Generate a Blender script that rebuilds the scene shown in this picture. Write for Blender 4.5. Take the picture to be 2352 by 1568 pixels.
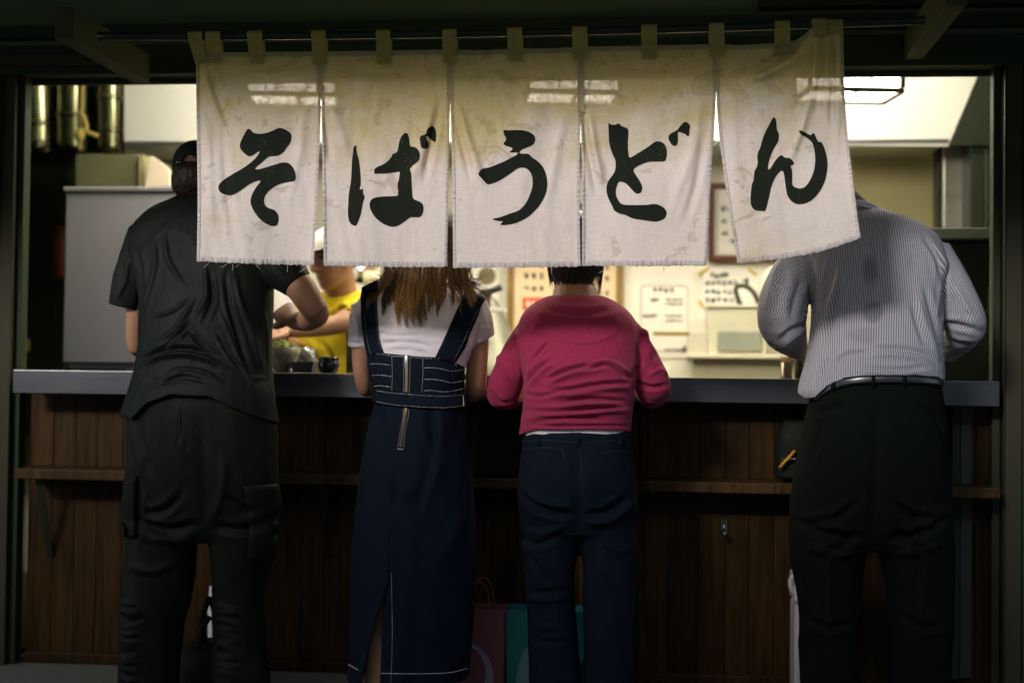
import bpy, bmesh, math, random
import numpy as np
from mathutils import Matrix, Vector
from mathutils.bvhtree import BVHTree
from mathutils.geometry import delaunay_2d_cdt

random.seed(7)
RNG = np.random.default_rng(7)
for _o in list(bpy.data.objects):
    bpy.data.objects.remove(_o)
SC = bpy.context.scene
COL = SC.collection
R = math.radians

# ------------------------------------------------------------------ camera
F = 3267.0                       # focal length in units of the 2352 x 1568 photograph grid (50 mm on 36 mm)
CAM_Z = 1.0
YAW, PITCH, ROLL = R(6.0), R(1.31), R(0.676)
cam_d = bpy.data.cameras.new('camera')
cam_d.lens, cam_d.sensor_width, cam_d.clip_end = 50.0, 36.0, 400.0
cam_d.dof.use_dof = True
cam_d.dof.focus_distance = 4.0
cam_d.dof.aperture_fstop = 1.5
cam = bpy.data.objects.new('camera', cam_d)
COL.objects.link(cam)
CAM_M = (Matrix.Rotation(YAW, 4, 'Z') @ Matrix.Rotation(math.pi / 2 + PITCH, 4, 'X') @ Matrix.Rotation(ROLL, 4, 'Z'))
cam.matrix_world = Matrix.Translation((0, 0, CAM_Z)) @ CAM_M
SC.camera = cam
RM = np.array(CAM_M.to_3x3())

# ------------------------------------------------------------------ world, sun, exposure
SUN_AZ, SUN_EL = R(27), R(24)
w = bpy.data.worlds.new('World'); SC.world = w; w.use_nodes = True
_n = w.node_tree.nodes; _bg = _n['Background']
_sky = _n.new('ShaderNodeTexSky'); _sky.sky_type = 'NISHITA'; _sky.sun_disc = False
_sky.sun_elevation = SUN_EL; _sky.sun_rotation = math.pi + SUN_AZ
_sky.air_density = 1.0; _sky.dust_density = 1.5
w.node_tree.links.new(_sky.outputs[0], _bg.inputs[0])
_bg.inputs[1].default_value = 0.15
sun_d = bpy.data.lights.new('sun', 'SUN'); sun_d.energy = 1.4; sun_d.angle = R(10); sun_d.color = (1.0, 0.95, 0.93)
sun = bpy.data.objects.new('sun', sun_d); COL.objects.link(sun)
_dir = Vector((math.sin(SUN_AZ) * math.cos(SUN_EL), math.cos(SUN_AZ) * math.cos(SUN_EL), -math.sin(SUN_EL)))
sun.rotation_euler = _dir.to_track_quat('-Z', 'Y').to_euler()
SC.view_settings.view_transform = 'Standard'
SC.view_settings.look = 'None'
SC.view_settings.exposure = 0.95
SC.view_settings.gamma = 1.0
SC.cycles.max_bounces = 8
SC.cycles.sample_clamp_indirect = 6.0

# ------------------------------------------------------------------ helpers
def P(px, py, Y):
    """point on the plane y = Y that the photograph shows at grid position (px, py)"""
    px, py, Y = np.broadcast_arrays(np.asarray(px, float), np.asarray(py, float), np.asarray(Y, float))
    d = np.stack([(px - 1176) / F, -(py - 784) / F, -np.ones_like(px)], -1) @ RM.T
    p = d * (Y / d[..., 1])[..., None]
    p[..., 2] += CAM_Z
    return p
def Q(p):
    """grid position of world points"""
    q = (np.asarray(p, float) - np.array([0, 0, CAM_Z])) @ RM
    return np.stack([1176 + F * q[..., 0] / -q[..., 2], 784 - F * q[..., 1] / -q[..., 2]], -1)
def X(px, py, Y): return float(P(px, py, Y)[0])
def Z(px, py, Y): return float(P(px, py, Y)[2])

def lin(r, g, b):
    f = lambda c: (c / 255 / 12.92) if c <= 10 else ((c / 255 + 0.055) / 1.055) ** 2.4
    return (f(r), f(g), f(b), 1.0)

_tab = RNG.random((64, 64, 64)) * 2 - 1
def vnoise(p):
    p = np.asarray(p, float)
    i = np.floor(p).astype(int); f = p - i
    f = f * f * (3 - 2 * f)
    out = 0
    for dx in (0, 1):
        for dy in (0, 1):
            for dz in (0, 1):
                wgt = (f[..., 0] if dx else 1 - f[..., 0]) * (f[..., 1] if dy else 1 - f[..., 1]) * (f[..., 2] if dz else 1 - f[..., 2])
                out = out + wgt * _tab[(i[..., 0] + dx) % 64, (i[..., 1] + dy) % 64, (i[..., 2] + dz) % 64]
    return out

# ---- materials
MATS = {}
def mat(name, color, rough=0.8, metal=0.0, spec=0.3, noise=None, bump=None, sheen=0.0, emit=None, trans=0.0, alpha=None, coat=0.0):
    """principled material; noise = (scale, colour2, contrast, stretch xyz), bump = (scale, strength, stretch xyz)"""
    if name in MATS: return MATS[name]
    m = bpy.data.materials.new(name); m.use_nodes = True
    nt = m.node_tree; b = nt.nodes['Principled BSDF']
    c = color if len(color) == 4 else (*color, 1)
    b.inputs['Base Color'].default_value = c
    b.inputs['Roughness'].default_value = rough
    b.inputs['Metallic'].default_value = metal
    b.inputs['Specular IOR Level'].default_value = spec
    if sheen: b.inputs['Sheen Weight'].default_value = sheen
    if coat: b.inputs['Coat Weight'].default_value = coat
    if trans: b.inputs['Transmission Weight'].default_value = trans
    if emit:
        b.inputs['Emission Color'].default_value = (*emit[0], 1); b.inputs['Emission Strength'].default_value = emit[1]
    tc = nt.nodes.new('ShaderNodeTexCoord')
    def tex(scale, stretch, detail=4, rough_=0.6):
        mp = nt.nodes.new('ShaderNodeMapping'); mp.inputs['Scale'].default_value = stretch
        nt.links.new(tc.outputs['Object'], mp.inputs[0])
        t = nt.nodes.new('ShaderNodeTexNoise'); t.inputs['Scale'].default_value = scale
        t.inputs['Detail'].default_value = detail; t.inputs['Roughness'].default_value = rough_
        nt.links.new(mp.outputs[0], t.inputs['Vector'])
        return t
    if noise:
        s, c2, contrast, st = noise
        t = tex(s, st)
        r = nt.nodes.new('ShaderNodeValToRGB')
        r.color_ramp.elements[0].position = 0.5 - contrast; r.color_ramp.elements[1].position = 0.5 + contrast
        r.color_ramp.elements[0].color = c; r.color_ramp.elements[1].color = c2 if len(c2) == 4 else (*c2, 1)
        nt.links.new(t.outputs['Fac'], r.inputs[0]); nt.links.new(r.outputs[0], b.inputs['Base Color'])
    if bump:
        s, strg, st = bump
        t = tex(s, st, 5)
        bp = nt.nodes.new('ShaderNodeBump'); bp.inputs['Strength'].default_value = strg; bp.inputs['Distance'].default_value = 0.01
        nt.links.new(t.outputs['Fac'], bp.inputs['Height']); nt.links.new(bp.outputs[0], b.inputs['Normal'])
    MATS[name] = m
    return m

# ---- objects
def empty(name, loc, label=None, cat=None, group=None):
    o = bpy.data.objects.new(name, None); COL.objects.link(o); o.location = loc
    o.empty_display_size = 0.1
    tag(o, label, cat, group)
    return o
def tag(o, label=None, cat=None, group=None, kind=None):
    if label: o['label'] = label
    if cat: o['category'] = cat
    if group: o['group'] = group
    if kind: o['kind'] = kind
    return o
def root_of(o):
    return o
def wloc(o):
    v = Vector((0, 0, 0))
    while o is not None:
        v = v + o.location; o = o.parent
    return v
def obj(name, me, m=None, parent=None, smooth=False):
    """links a mesh given in world coordinates"""
    o = bpy.data.objects.new(name, me); COL.objects.link(o)
    if m is not None and not me.materials: me.materials.append(m)
    if smooth:
        me.polygons.foreach_set('use_smooth', np.ones(len(me.polygons), bool)); me.update()
    if parent is not None:
        o.parent = parent
        b = wloc(parent)
        me.transform(Matrix.Translation(-b))
    else:
        co = np.empty(len(me.vertices) * 3); me.vertices.foreach_get('co', co); co = co.reshape(-1, 3)
        b = Vector(((co[:, 0].min() + co[:, 0].max()) / 2, (co[:, 1].min() + co[:, 1].max()) / 2, co[:, 2].min()))
        me.transform(Matrix.Translation(-b)); o.location = b
    return o
def mesh(name, v, f):
    me = bpy.data.meshes.new(name)
    me.from_pydata([tuple(map(float, q)) for q in v], [], [tuple(map(int, q)) for q in f])
    me.update()
    return me
def join(parts):
    V, Fc, n = [], [], 0
    for v, f in parts:
        v = np.asarray(v, float); V.append(v); Fc += [tuple(i + n for i in q) for q in f]; n += len(v)
    return np.concatenate(V), Fc
def boxvf(x0, x1, y0, y1, z0, z1):
    v = [(x, y, z) for z in (z0, z1) for y in (y0, y1) for x in (x0, x1)]
    f = [(0, 2, 3, 1), (4, 5, 7, 6), (0, 1, 5, 4), (2, 6, 7, 3), (0, 4, 6, 2), (1, 3, 7, 5)]
    return v, f
def bevelled(me, w_, seg=2):
    bm = bmesh.new(); bm.from_mesh(me)
    bmesh.ops.remove_doubles(bm, verts=bm.verts, dist=1e-6)
    bmesh.ops.bevel(bm, geom=list(bm.edges), offset=w_, segments=seg, profile=0.5, affect='EDGES', clamp_overlap=True)
    bmesh.ops.recalc_face_normals(bm, faces=bm.faces)
    bm.to_mesh(me); bm.free(); me.update()
    return me
def box(name, x0, x1, y0, y1, z0, z1, m, parent=None, bev=0.004, seg=2):
    me = mesh(name, *boxvf(min(x0, x1), max(x0, x1), min(y0, y1), max(y0, y1), min(z0, z1), max(z0, z1)))
    if bev: bevelled(me, bev, seg)
    return obj(name, me, m, parent, smooth=False)
def pxbox(name, px0, py0, px1, py1, Y0, Y1, m, parent=None, bev=0.004, seg=2):
    """box whose front face covers a rectangle of the photograph at depth Y0 and which reaches back to Y1"""
    a, c = P((px0 + px1) / 2, py0, Y0), P((px0 + px1) / 2, py1, Y0)
    return box(name, X(px0, (py0 + py1) / 2, Y0), X(px1, (py0 + py1) / 2, Y0), Y0, Y1, c[2], a[2], m, parent, bev, seg)
def prismvf(poly, Y0, Y1):
    """polygon of photograph positions at Y0 pulled straight back to Y1"""
    a = P([p[0] for p in poly], [p[1] for p in poly], Y0); b = a.copy(); b[:, 1] = Y1
    n = len(poly)
    return np.concatenate([a, b]), [tuple(range(n))[::-1], tuple(range(n, 2 * n))] + [(i, (i + 1) % n, n + (i + 1) % n, n + i) for i in range(n)]
def fixn(me):
    bm = bmesh.new(); bm.from_mesh(me); bmesh.ops.recalc_face_normals(bm, faces=bm.faces); bm.to_mesh(me); bm.free(); me.update(); return me
def prism(name, poly, Y0, Y1, m, parent=None, bev=0.0):
    me = fixn(mesh(name, *prismvf(poly, Y0, Y1)))
    if bev: bevelled(me, bev, 2)
    return obj(name, me, m, parent)
def tubevf(pts, rad, seg=10, cap=True, flat=None):
    pts = np.asarray(pts, float); n = len(pts)
    rad = np.broadcast_to(np.asarray(rad, float), (n,))
    T = np.gradient(pts, axis=0); T /= np.linalg.norm(T, axis=1)[:, None] + 1e-12
    ref = np.array([0, 1.0, 0]) if abs(T[0][1]) < 0.9 else np.array([1.0, 0, 0])
    u = ref - T[0] * (ref @ T[0]); u /= np.linalg.norm(u)
    V = []
    for i in range(n):
        u = u - T[i] * (u @ T[i]); u /= np.linalg.norm(u) + 1e-12
        v = np.cross(T[i], u)
        a = np.linspace(0, 2 * np.pi, seg, endpoint=False)
        fl = 1.0 if flat is None else flat
        V.append(pts[i] + rad[i] * (fl * np.cos(a)[:, None] * u + np.sin(a)[:, None] * v))
    V = np.concatenate(V)
    Fc = [(i * seg + j, i * seg + (j + 1) % seg, (i + 1) * seg + (j + 1) % seg, (i + 1) * seg + j) for i in range(n - 1) for j in range(seg)]
    if cap: Fc += [tuple(range(seg))[::-1], tuple(range((n - 1) * seg, n * seg))]
    return V, Fc
def smoothpts(pts, n=24, closed=False):
    """Catmull-Rom through control points (rows may carry radii)"""
    p = np.asarray(pts, float)
    if closed: q = np.concatenate([p[-1:], p, p[:2]]); m = len(p)
    else: q = np.concatenate([2 * p[:1] - p[1:2], p, 2 * p[-1:] - p[-2:-1]]); m = len(p) - 1
    t = np.linspace(0, m, n, endpoint=not closed); i = np.minimum(t.astype(int), m - 1); f = (t - i)[:, None]
    a, b, c, d = q[i], q[i + 1], q[i + 2], q[i + 3]
    return 0.5 * (2 * b + (c - a) * f + (2 * a - 5 * b + 4 * c - d) * f ** 2 + (3 * b - a - 3 * c + d) * f ** 3)
def lathevf(prof, c, seg=28):
    """profile of (radius, height) turned about the vertical axis through c"""
    a = np.linspace(0, 2 * np.pi, seg, endpoint=False); V = []
    for r, h in prof: V.append(np.stack([c[0] + r * np.cos(a), c[1] + r * np.sin(a), np.full(seg, c[2] + h)], 1))
    n = len(prof)
    return np.concatenate(V), [(i * seg + j, i * seg + (j + 1) % seg, (i + 1) * seg + (j + 1) % seg, (i + 1) * seg + j) for i in range(n - 1) for j in range(seg)] + [tuple(range(seg))[::-1], tuple(range((n - 1) * seg, n * seg))]
def lathe(name, prof, c, m, parent=None, seg=28):
    return obj(name, fixn(mesh(name, *lathevf(prof, c, seg))), m, parent, smooth=True)
def ringloft(rings, seg=40, expo=2.3):
    """closed loft through rings of (centre, half width vector, half depth vector)"""
    V = []
    a = np.linspace(0, 2 * np.pi, seg, endpoint=False)
    ca, sa = np.cos(a), np.sin(a)
    k = (np.abs(ca) ** expo + np.abs(sa) ** expo) ** (-1 / expo)
    for c, A, B in rings:
        V.append(np.asarray(c) + (k * ca)[:, None] * np.asarray(A) + (k * sa)[:, None] * np.asarray(B))
    n = len(rings)
    return np.concatenate(V), [(i * seg + j, i * seg + (j + 1) % seg, (i + 1) * seg + (j + 1) % seg, (i + 1) * seg + j) for i in range(n - 1) for j in range(seg)] + [tuple(range(seg))[::-1], tuple(range((n - 1) * seg, n * seg))]
def torso(rows, grow=0.0, n=30, expo=2.3):
    """rows (xl, xr, y, depth centre, half depth) read off the photograph"""
    r = smoothpts(rows, n)
    out = []
    for xl, xr, y, Yc, b in r:
        p, q = P(xl, y, Yc), P(xr, y, Yc)
        h = (q - p) / 2; L = np.linalg.norm(h); h = h * (max(L + grow, 0.01) / L)
        out.append(((p + q) / 2, h, (0, max(b + grow, 0.01), 0)))
    return ringloft(out, expo=expo)
def limb(rows, grow=0.0, n=18, seg=20, flat=None):
    """rows (x, y, depth, radius), all but the depth in photograph units"""
    r = smoothpts(rows, n)
    return tubevf(P(r[:, 0], r[:, 1], r[:, 2]), np.maximum(r[:, 3] * r[:, 2] / F + grow, 0.004), seg, flat=flat)
def ballvf(c, r3, rot=None, seg=20, rings=14):
    V = [(0, 0, 1)]
    for i in range(1, rings):
        t = math.pi * i / rings
        for j in range(seg):
            a = 2 * math.pi * j / seg
            V.append((math.sin(t) * math.cos(a), math.sin(t) * math.sin(a), math.cos(t)))
    V.append((0, 0, -1)); V = np.array(V) * np.asarray(r3)
    if rot is not None: V = V @ np.asarray(rot).T
    V = V + np.asarray(c)
    Fc = [(0, 1 + j, 1 + (j + 1) % seg) for j in range(seg)]
    for i in range(rings - 2):
        a, b = 1 + i * seg, 1 + (i + 1) * seg
        Fc += [(a + j, b + j, b + (j + 1) % seg, a + (j + 1) % seg) for j in range(seg)]
    a, e = 1 + (rings - 2) * seg, len(V) - 1
    Fc += [(a + (j + 1) % seg, a + j, e) for j in range(seg)]
    return V, Fc

def fuse(parts, voxel, smooth=6):
    """one continuous surface round several overlapping closed shapes"""
    v, f = join(parts)
    me = fixn(mesh('tmp', v, f))
    o = bpy.data.objects.new('tmp', me); COL.objects.link(o)
    md = o.modifiers.new('r', 'REMESH'); md.mode = 'VOXEL'; md.voxel_size = voxel
    if smooth:
        s = o.modifiers.new('s', 'SMOOTH'); s.iterations = smooth; s.factor = 0.5
    dg = bpy.context.evaluated_depsgraph_get(); dg.update()
    out = bpy.data.meshes.new_from_object(o.evaluated_get(dg))
    bpy.data.objects.remove(o); bpy.data.meshes.remove(me)
    return out
def getco(me):
    a = np.empty(len(me.vertices) * 3); me.vertices.foreach_get('co', a); return a.reshape(-1, 3)
def getno(me):
    a = np.empty(len(me.vertices) * 3); me.vertices.foreach_get('normal', a); return a.reshape(-1, 3)
def setco(me, co):
    me.vertices.foreach_set('co', np.ascontiguousarray(co, dtype=np.float32).ravel()); me.update()
def polydist(q, pts):
    """distance of grid points to a polyline and the position 0..1 along it"""
    pts = np.asarray(pts, float); best = np.full(len(q), 1e9); pos = np.zeros(len(q))
    L = np.linalg.norm(np.diff(pts, axis=0), axis=1); tot = L.sum(); acc = 0
    for i in range(len(pts) - 1):
        a, d = pts[i], pts[i + 1] - pts[i]
        t = np.clip(((q - a) @ d) / (d @ d), 0, 1)
        dist = np.linalg.norm(q - a - t[:, None] * d, axis=1)
        s = dist < best
        best[s] = dist[s]; pos[s] = ((acc + t * L[i]) / tot)[s]; acc += L[i]
    return best, pos
def foldsum(q, folds, gain=1.55):
    out = np.zeros(len(q))
    for amp, wd, pts in folds:
        if len(pts) > 2: pts = smoothpts(pts, 4 * len(pts))
        d, t = polydist(q, pts)
        taper = np.clip(np.minimum(t, 1 - t) * 4 + 0.12, 0, 1)
        g = np.exp(-(d / wd) ** 2)
        if amp < 0 and wd < 14: g = g - 0.45 * np.exp(-((d - 1.9 * wd) / wd) ** 2)     # a crease pushes its two banks up
        out += gain * amp * 0.001 * g * taper
    return out
def wrinkle(me, folds=(), amp=0.0, scale=(1, 1, 1), seed=0, gain=1.45):
    """cloth relief: drawn folds on the side towards the street, finer noise folds all round"""
    co, no = getco(me), getno(me)
    d = np.zeros(len(co))
    if folds:
        wgt = np.clip(-no[:, 1] * 2.0 + 0.3, 0, 1)
        d += foldsum(Q(co), folds, gain) * wgt
    if amp:
        s = np.asarray(scale) * 1.0
        p = co * s + seed * 3.7
        wv = np.stack([vnoise(p * 0.6 + 11), vnoise(p * 0.6 + 23), vnoise(p * 0.6 + 37)], 1)
        n1 = 1 - 2 * np.abs(vnoise(p + 0.9 * wv)) ** 0.8
        n2 = 1 - 2 * np.abs(vnoise(p * 2.1 + 0.7 * wv + 5))
        d += amp * (0.7 * n1 + 0.35 * n2)
    setco(me, co + no * d[:, None])
    return me
def bvh(me, off=(0, 0, 0)):
    co = getco(me) + np.asarray(off)
    return BVHTree.FromPolygons([tuple(c) for c in co], [tuple(p.vertices) for p in me.polygons])
def hit(tree, px, py):
    """surface point under a photograph position"""
    d = Vector(P(px, py, 4.0)) - Vector((0, 0, CAM_Z)); d.normalize()
    h = tree.ray_cast(Vector((0, 0, CAM_Z)), d)
    return (None, None) if h[0] is None else (np.array(h[0]), np.array(h[1]))
def seam(tree, pts, wpx=1.6, off=0.0015, dash=None, n=None):
    """thread line lying on a garment: short flat ribbons, dash = (on, off) in photograph units"""
    L = np.linalg.norm(np.diff(np.asarray(pts, float), axis=0), axis=1).sum()
    q = smoothpts(pts, n or max(6, int(L / 1.0)))
    T = np.gradient(q, axis=0); T /= np.linalg.norm(T, axis=1)[:, None] + 1e-9
    N = np.stack([-T[:, 1], T[:, 0]], 1) * wpx / 2
    s = np.concatenate([[0], np.cumsum(np.linalg.norm(np.diff(q, axis=0), axis=1))])
    V, Fc, prev = [], [], None
    for i in range(len(q)):
        a, na = hit(tree, *q[i]); 
        on = True if dash is None else (s[i] % sum(dash)) < dash[0]
        if a is None or not on: prev = None; continue
        Yd = a[1]
        l, r = P(*(q[i] - N[i]), Yd), P(*(q[i] + N[i]), Yd)
        k = len(V); o_ = na * off
        V += [l + o_ - na * 0.002, l + o_, r + o_, r + o_ - na * 0.002]
        if prev is not None:
            for j in range(3): Fc.append((prev + j, prev + j + 1, k + j + 1, k + j))
        prev = k
    return (np.array(V) if V else np.zeros((0, 3))), Fc
def patch(tree, left, right, n=24, m=8, off=0.004, thick=0.004, top=0.0):
    """strip of cloth lying on a garment between two edge lines read off the photograph"""
    l, r = smoothpts(left, n), smoothpts(right, n)
    Fr, Nn = [], []
    for i in range(n):
        for j in range(m):
            q = l[i] + (r[i] - l[i]) * j / (m - 1)
            a, na = hit(tree, *q)
            if a is None:
                a, na = (Fr[-1].copy() if Fr else P(q[0], q[1], 4.2)), np.array([0, -1.0, 0])
                a = P(q[0], q[1], a[1])
            Fr.append(a); Nn.append(na)
    Fr, Nn = np.array(Fr).reshape(n, m, 3), np.array(Nn).reshape(n, m, 3)
    for _ in range(3):                                   # even out the surface under the strip
        Nn[1:-1] = (Nn[:-2] + Nn[1:-1] * 2 + Nn[2:]) / 4
        Nn[:, 1:-1] = (Nn[:, :-2] + Nn[:, 1:-1] * 2 + Nn[:, 2:]) / 4
    Nn /= np.linalg.norm(Nn, axis=2)[..., None]
    A, B = (Fr + Nn * (off + thick)).reshape(-1, 3), (Fr + Nn * (off - 0.004)).reshape(-1, 3)
    k = n * m
    Fc = [(i * m + j, i * m + j + 1, (i + 1) * m + j + 1, (i + 1) * m + j) for i in range(n - 1) for j in range(m - 1)]
    Fc += [tuple(k + x for x in f[::-1]) for f in Fc]
    rim = [i * m for i in range(n)] + [(n - 1) * m + j for j in range(1, m)] + [i * m + m - 1 for i in range(n - 2, -1, -1)] + [j for j in range(m - 2, 0, -1)]
    Fc += [(rim[i], rim[(i + 1) % len(rim)], k + rim[(i + 1) % len(rim)], k + rim[i]) for i in range(len(rim))]
    return np.concatenate([A, B]), Fc

# ------------------------------------------------------------------ materials used in several places
M_FRAME = mat('dark_frame', (0.024, 0.038, 0.018), 0.6, spec=.10, noise=(6, (0.031, 0.044, 0.021), 0.2, (1, 1, 0.15)), bump=(30, 0.15, (1, 1, 0.1)))
M_FRAME2 = mat('brown_frame', (0.036, 0.034, 0.021), 0.65, spec=.1, noise=(8, (0.046, 0.042, 0.026), 0.2, (1, 1, 0.1)))
M_EAVE = mat('eave_board', (0.12, 0.17, 0.085), 0.85, spec=.1, noise=(5, (0.15, 0.195, 0.10), 0.2, (0.2, 1, 1)))
M_BRACKET = mat('weathered_wood', (0.06, 0.070, 0.033), 0.85, spec=.1, noise=(14, (0.085, 0.088, 0.042), 0.25, (1, 0.12, 1)), bump=(40, 0.3, (1, 0.1, 1)))
M_STEEL = mat('brushed_steel', (0.15, 0.15, 0.165), 0.32, 0.75, noise=(3, (0.085, 0.087, 0.097), 0.22, (0.5, 1, 4)), bump=(60, 0.04, (0.05, 1, 1)))
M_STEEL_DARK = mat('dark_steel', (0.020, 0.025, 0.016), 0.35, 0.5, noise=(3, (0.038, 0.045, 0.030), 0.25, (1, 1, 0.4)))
M_CHROME = mat('chrome', (0.62, 0.62, 0.56), 0.12, 1.0)
M_WHITE = mat('cream_wall_paint', (0.80, 0.76, 0.63), 0.6, noise=(2.5, (0.72, 0.68, 0.57), 0.3, (1, 1, 1)))
M_BLACK = mat('black_plastic', (0.012, 0.015, 0.012), 0.45)
M_INKSMALL = mat('print_black', (0.03, 0.035, 0.03), 0.8)
M_PAPER = mat('paper', (0.80, 0.77, 0.71), 0.8)

def wood(name, c1, c2, rough=0.45):
    if name in MATS: return MATS[name]
    m = bpy.data.materials.new(name); m.use_nodes = True; nt = m.node_tree; b = nt.nodes['Principled BSDF']
    tc = nt.nodes.new('ShaderNodeTexCoord'); oi = nt.nodes.new('ShaderNodeObjectInfo')
    add = nt.nodes.new('ShaderNodeVectorMath'); add.operation = 'ADD'
    mul = nt.nodes.new('ShaderNodeVectorMath'); mul.operation = 'SCALE'; mul.inputs['Scale'].default_value = 40
    cmb = nt.nodes.new('ShaderNodeCombineXYZ')
    for k in range(3): nt.links.new(oi.outputs['Random'], cmb.inputs[k])
    nt.links.new(cmb.outputs[0], mul.inputs[0])
    nt.links.new(tc.outputs['Object'], add.inputs[0]); nt.links.new(mul.outputs[0], add.inputs[1])
    mp = nt.nodes.new('ShaderNodeMapping'); mp.inputs['Scale'].default_value = (1, 1, 0.05)
    nt.links.new(add.outputs[0], mp.inputs[0])
    t = nt.nodes.new('ShaderNodeTexNoise'); t.inputs['Scale'].default_value = 60; t.inputs['Detail'].default_value = 6; t.inputs['Roughness'].default_value = 0.65
    nt.links.new(mp.outputs[0], t.inputs['Vector'])
    t2 = nt.nodes.new('ShaderNodeTexNoise'); t2.inputs['Scale'].default_value = 3.0; t2.inputs['Detail'].default_value = 3
    nt.links.new(add.outputs[0], t2.inputs['Vector'])
    r = nt.nodes.new('ShaderNodeValToRGB'); r.color_ramp.elements[0].position = 0.32; r.color_ramp.elements[1].position = 0.72
    r.color_ramp.elements[0].color = (*c1, 1); r.color_ramp.elements[1].color = (*c2, 1)
    nt.links.new(t.outputs['Fac'], r.inputs[0])
    mx = nt.nodes.new('ShaderNodeMixRGB'); mx.blend_type = 'MULTIPLY'; mx.inputs[0].default_value = 1
    rr = nt.nodes.new('ShaderNodeMapRange'); rr.inputs['From Min'].default_value = 0.3; rr.inputs['From Max'].default_value = 0.7
    rr.inputs['To Min'].default_value = 0.55; rr.inputs['To Max'].default_value = 1.25
    nt.links.new(t2.outputs['Fac'], rr.inputs[0])
    m2 = nt.nodes.new('ShaderNodeMath'); m2.operation = 'MULTIPLY_ADD'; m2.inputs[1].default_value = 0.35; m2.inputs[2].default_value = 0.80
    nt.links.new(oi.outputs['Random'], m2.inputs[0])
    m3 = nt.nodes.new('ShaderNodeMath'); m3.operation = 'MULTIPLY'
    nt.links.new(m2.outputs[0], m3.inputs[0]); nt.links.new(rr.outputs[0], m3.inputs[1])
    nt.links.new(r.outputs[0], mx.inputs[1]); nt.links.new(m3.outputs[0], mx.inputs[2])
    nt.links.new(mx.outputs[0], b.inputs['Base Color'])
    b.inputs['Roughness'].default_value = rough; b.inputs['Specular IOR Level'].default_value = 0.12
    bp = nt.nodes.new('ShaderNodeBump'); bp.inputs['Strength'].default_value = 0.25; bp.inputs['Distance'].default_value = 0.004
    nt.links.new(t.outputs['Fac'], bp.inputs['Height']); nt.links.new(bp.outputs[0], b.inputs['Normal'])
    MATS[name] = m; return m
M_WOOD = wood('dark_stained_wood', (0.012, 0.0075, 0.0020), (0.066, 0.030, 0.0055))
M_RAIL = wood('worn_rail_wood', (0.024, 0.014, 0.005), (0.105, 0.056, 0.017), 0.5)

# ------------------------------------------------------------------ ground and buildings
Y_NOREN, Y_EDGE, Y_WOOD, Y_FRAME, Y_WALL = 3.86, 4.55, 4.68, 4.62, 6.60
g = mesh('ground', *boxvf(-60, 60, -60, 60, -0.3, 0.0))
tag(obj('ground', g, mat('concrete_paving', (0.12, 0.12, 0.09), 0.85, noise=(20, (0.15, 0.145, 0.11), 0.2, (1, 1, 1)), bump=(120, 0.4, (1, 1, 1)))), kind='structure')

shop = empty('shop_building', (0, 5.6, 0), 'dark timber shop front with a deep eave, open above the counter into a bright kitchen', 'building')
ZL = Z(1176, 161, Y_FRAME)                       # underside of the lintel
XL, XR = X(42, 500, Y_FRAME), X(2291, 500, Y_FRAME)
box('lintel', -4.2, 3.6, Y_FRAME, 4.80, ZL, ZL + 0.10, M_FRAME, shop, 0.003)
box('lintel_board', -4.2, 3.6, 4.66, 4.80, ZL + 0.102, ZL + 0.60, M_EAVE, shop, 0.003)
box('lintel_lip', XL - 0.02, XR + 0.02, 4.70, 4.715, ZL - 0.018, ZL - 0.001, M_FRAME, shop, 0.002)
box('moulding', -4.2, XL + 0.33, 4.575, Y_FRAME - 0.002, ZL + 0.028, ZL + 0.062, M_FRAME2, shop, 0.003)
box('moulding', -4.2, 3.6, 4.60, 4.658, ZL + 0.125, ZL + 0.165, M_FRAME, shop, 0.003)
box('moulding', XR - 0.75, 3.6, 4.585, 4.655, ZL + 0.19, ZL + 0.225, M_FRAME, shop, 0.003)
# eave with boards and rafters
EV0, EV1 = (2.78, 2.29), (4.80, 2.46)
for i in range(16):
    t0, t1 = i / 16, (i + 1) / 16
    y0, y1 = EV0[0] + (EV1[0] - EV0[0]) * t0, EV0[0] + (EV1[0] - EV0[0]) * t1 - 0.004
    z0, z1 = EV0[1] + (EV1[1] - EV0[1]) * t0, EV0[1] + (EV1[1] - EV0[1]) * t1
    v = [(x, y, z + dz) for dz in (0, 0.03) for (y, z) in ((y0, z0), (y1, z1)) for x in (-4.2, 3.6)]
    obj('eave_board', mesh('eave_board', v, boxvf(0, 1, 0, 1, 0, 1)[1]), M_EAVE, shop)
for i in range(11):
    x = -4.0 + i * 0.75
    v = [(x + dx, y, z - 0.002 - dz) for dz in (0.075, 0) for (y, z) in (EV0, (4.655, EV1[1] - 0.0154)) for dx in (0, 0.06)]
    obj('rafter', mesh('rafter', v, boxvf(0, 1, 0, 1, 0, 1)[1]), M_EAVE, shop)
box('fascia_board', -4.2, 3.6, 2.745, 2.776, 2.26, 2.35, M_EAVE, shop)
# posts beside the opening, in stepped mouldings
ZT = ZL - 0.001
for (x0, x1, y0, m) in ((XL - 0.012, XL + 0.010, 4.635, M_FRAME), (XL - 0.060, XL - 0.014, 4.61, M_FRAME2), (XL - 0.30, XL - 0.062, 4.60, M_FRAME),
                        (XR - 0.010, XR + 0.014, 4.635, M_FRAME), (XR + 0.016, XR + 0.022, 4.60, M_STEEL_DARK), (XR + 0.024, XR + 0.074, 4.605, M_FRAME2), (XR + 0.076, XR + 0.30, 4.60, M_FRAME)):
    box('door_post', x0, x1, y0, y0 + 0.05, 0.0, ZT, m, shop, 0.003)
box('side_wall', -4.2, XL - 0.302, 4.62, 4.80, 0, ZT, M_FRAME, shop, 0)
box('side_wall', XR + 0.302, 3.6, 4.62, 4.80, 0, ZT, M_FRAME, shop, 0)
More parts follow.
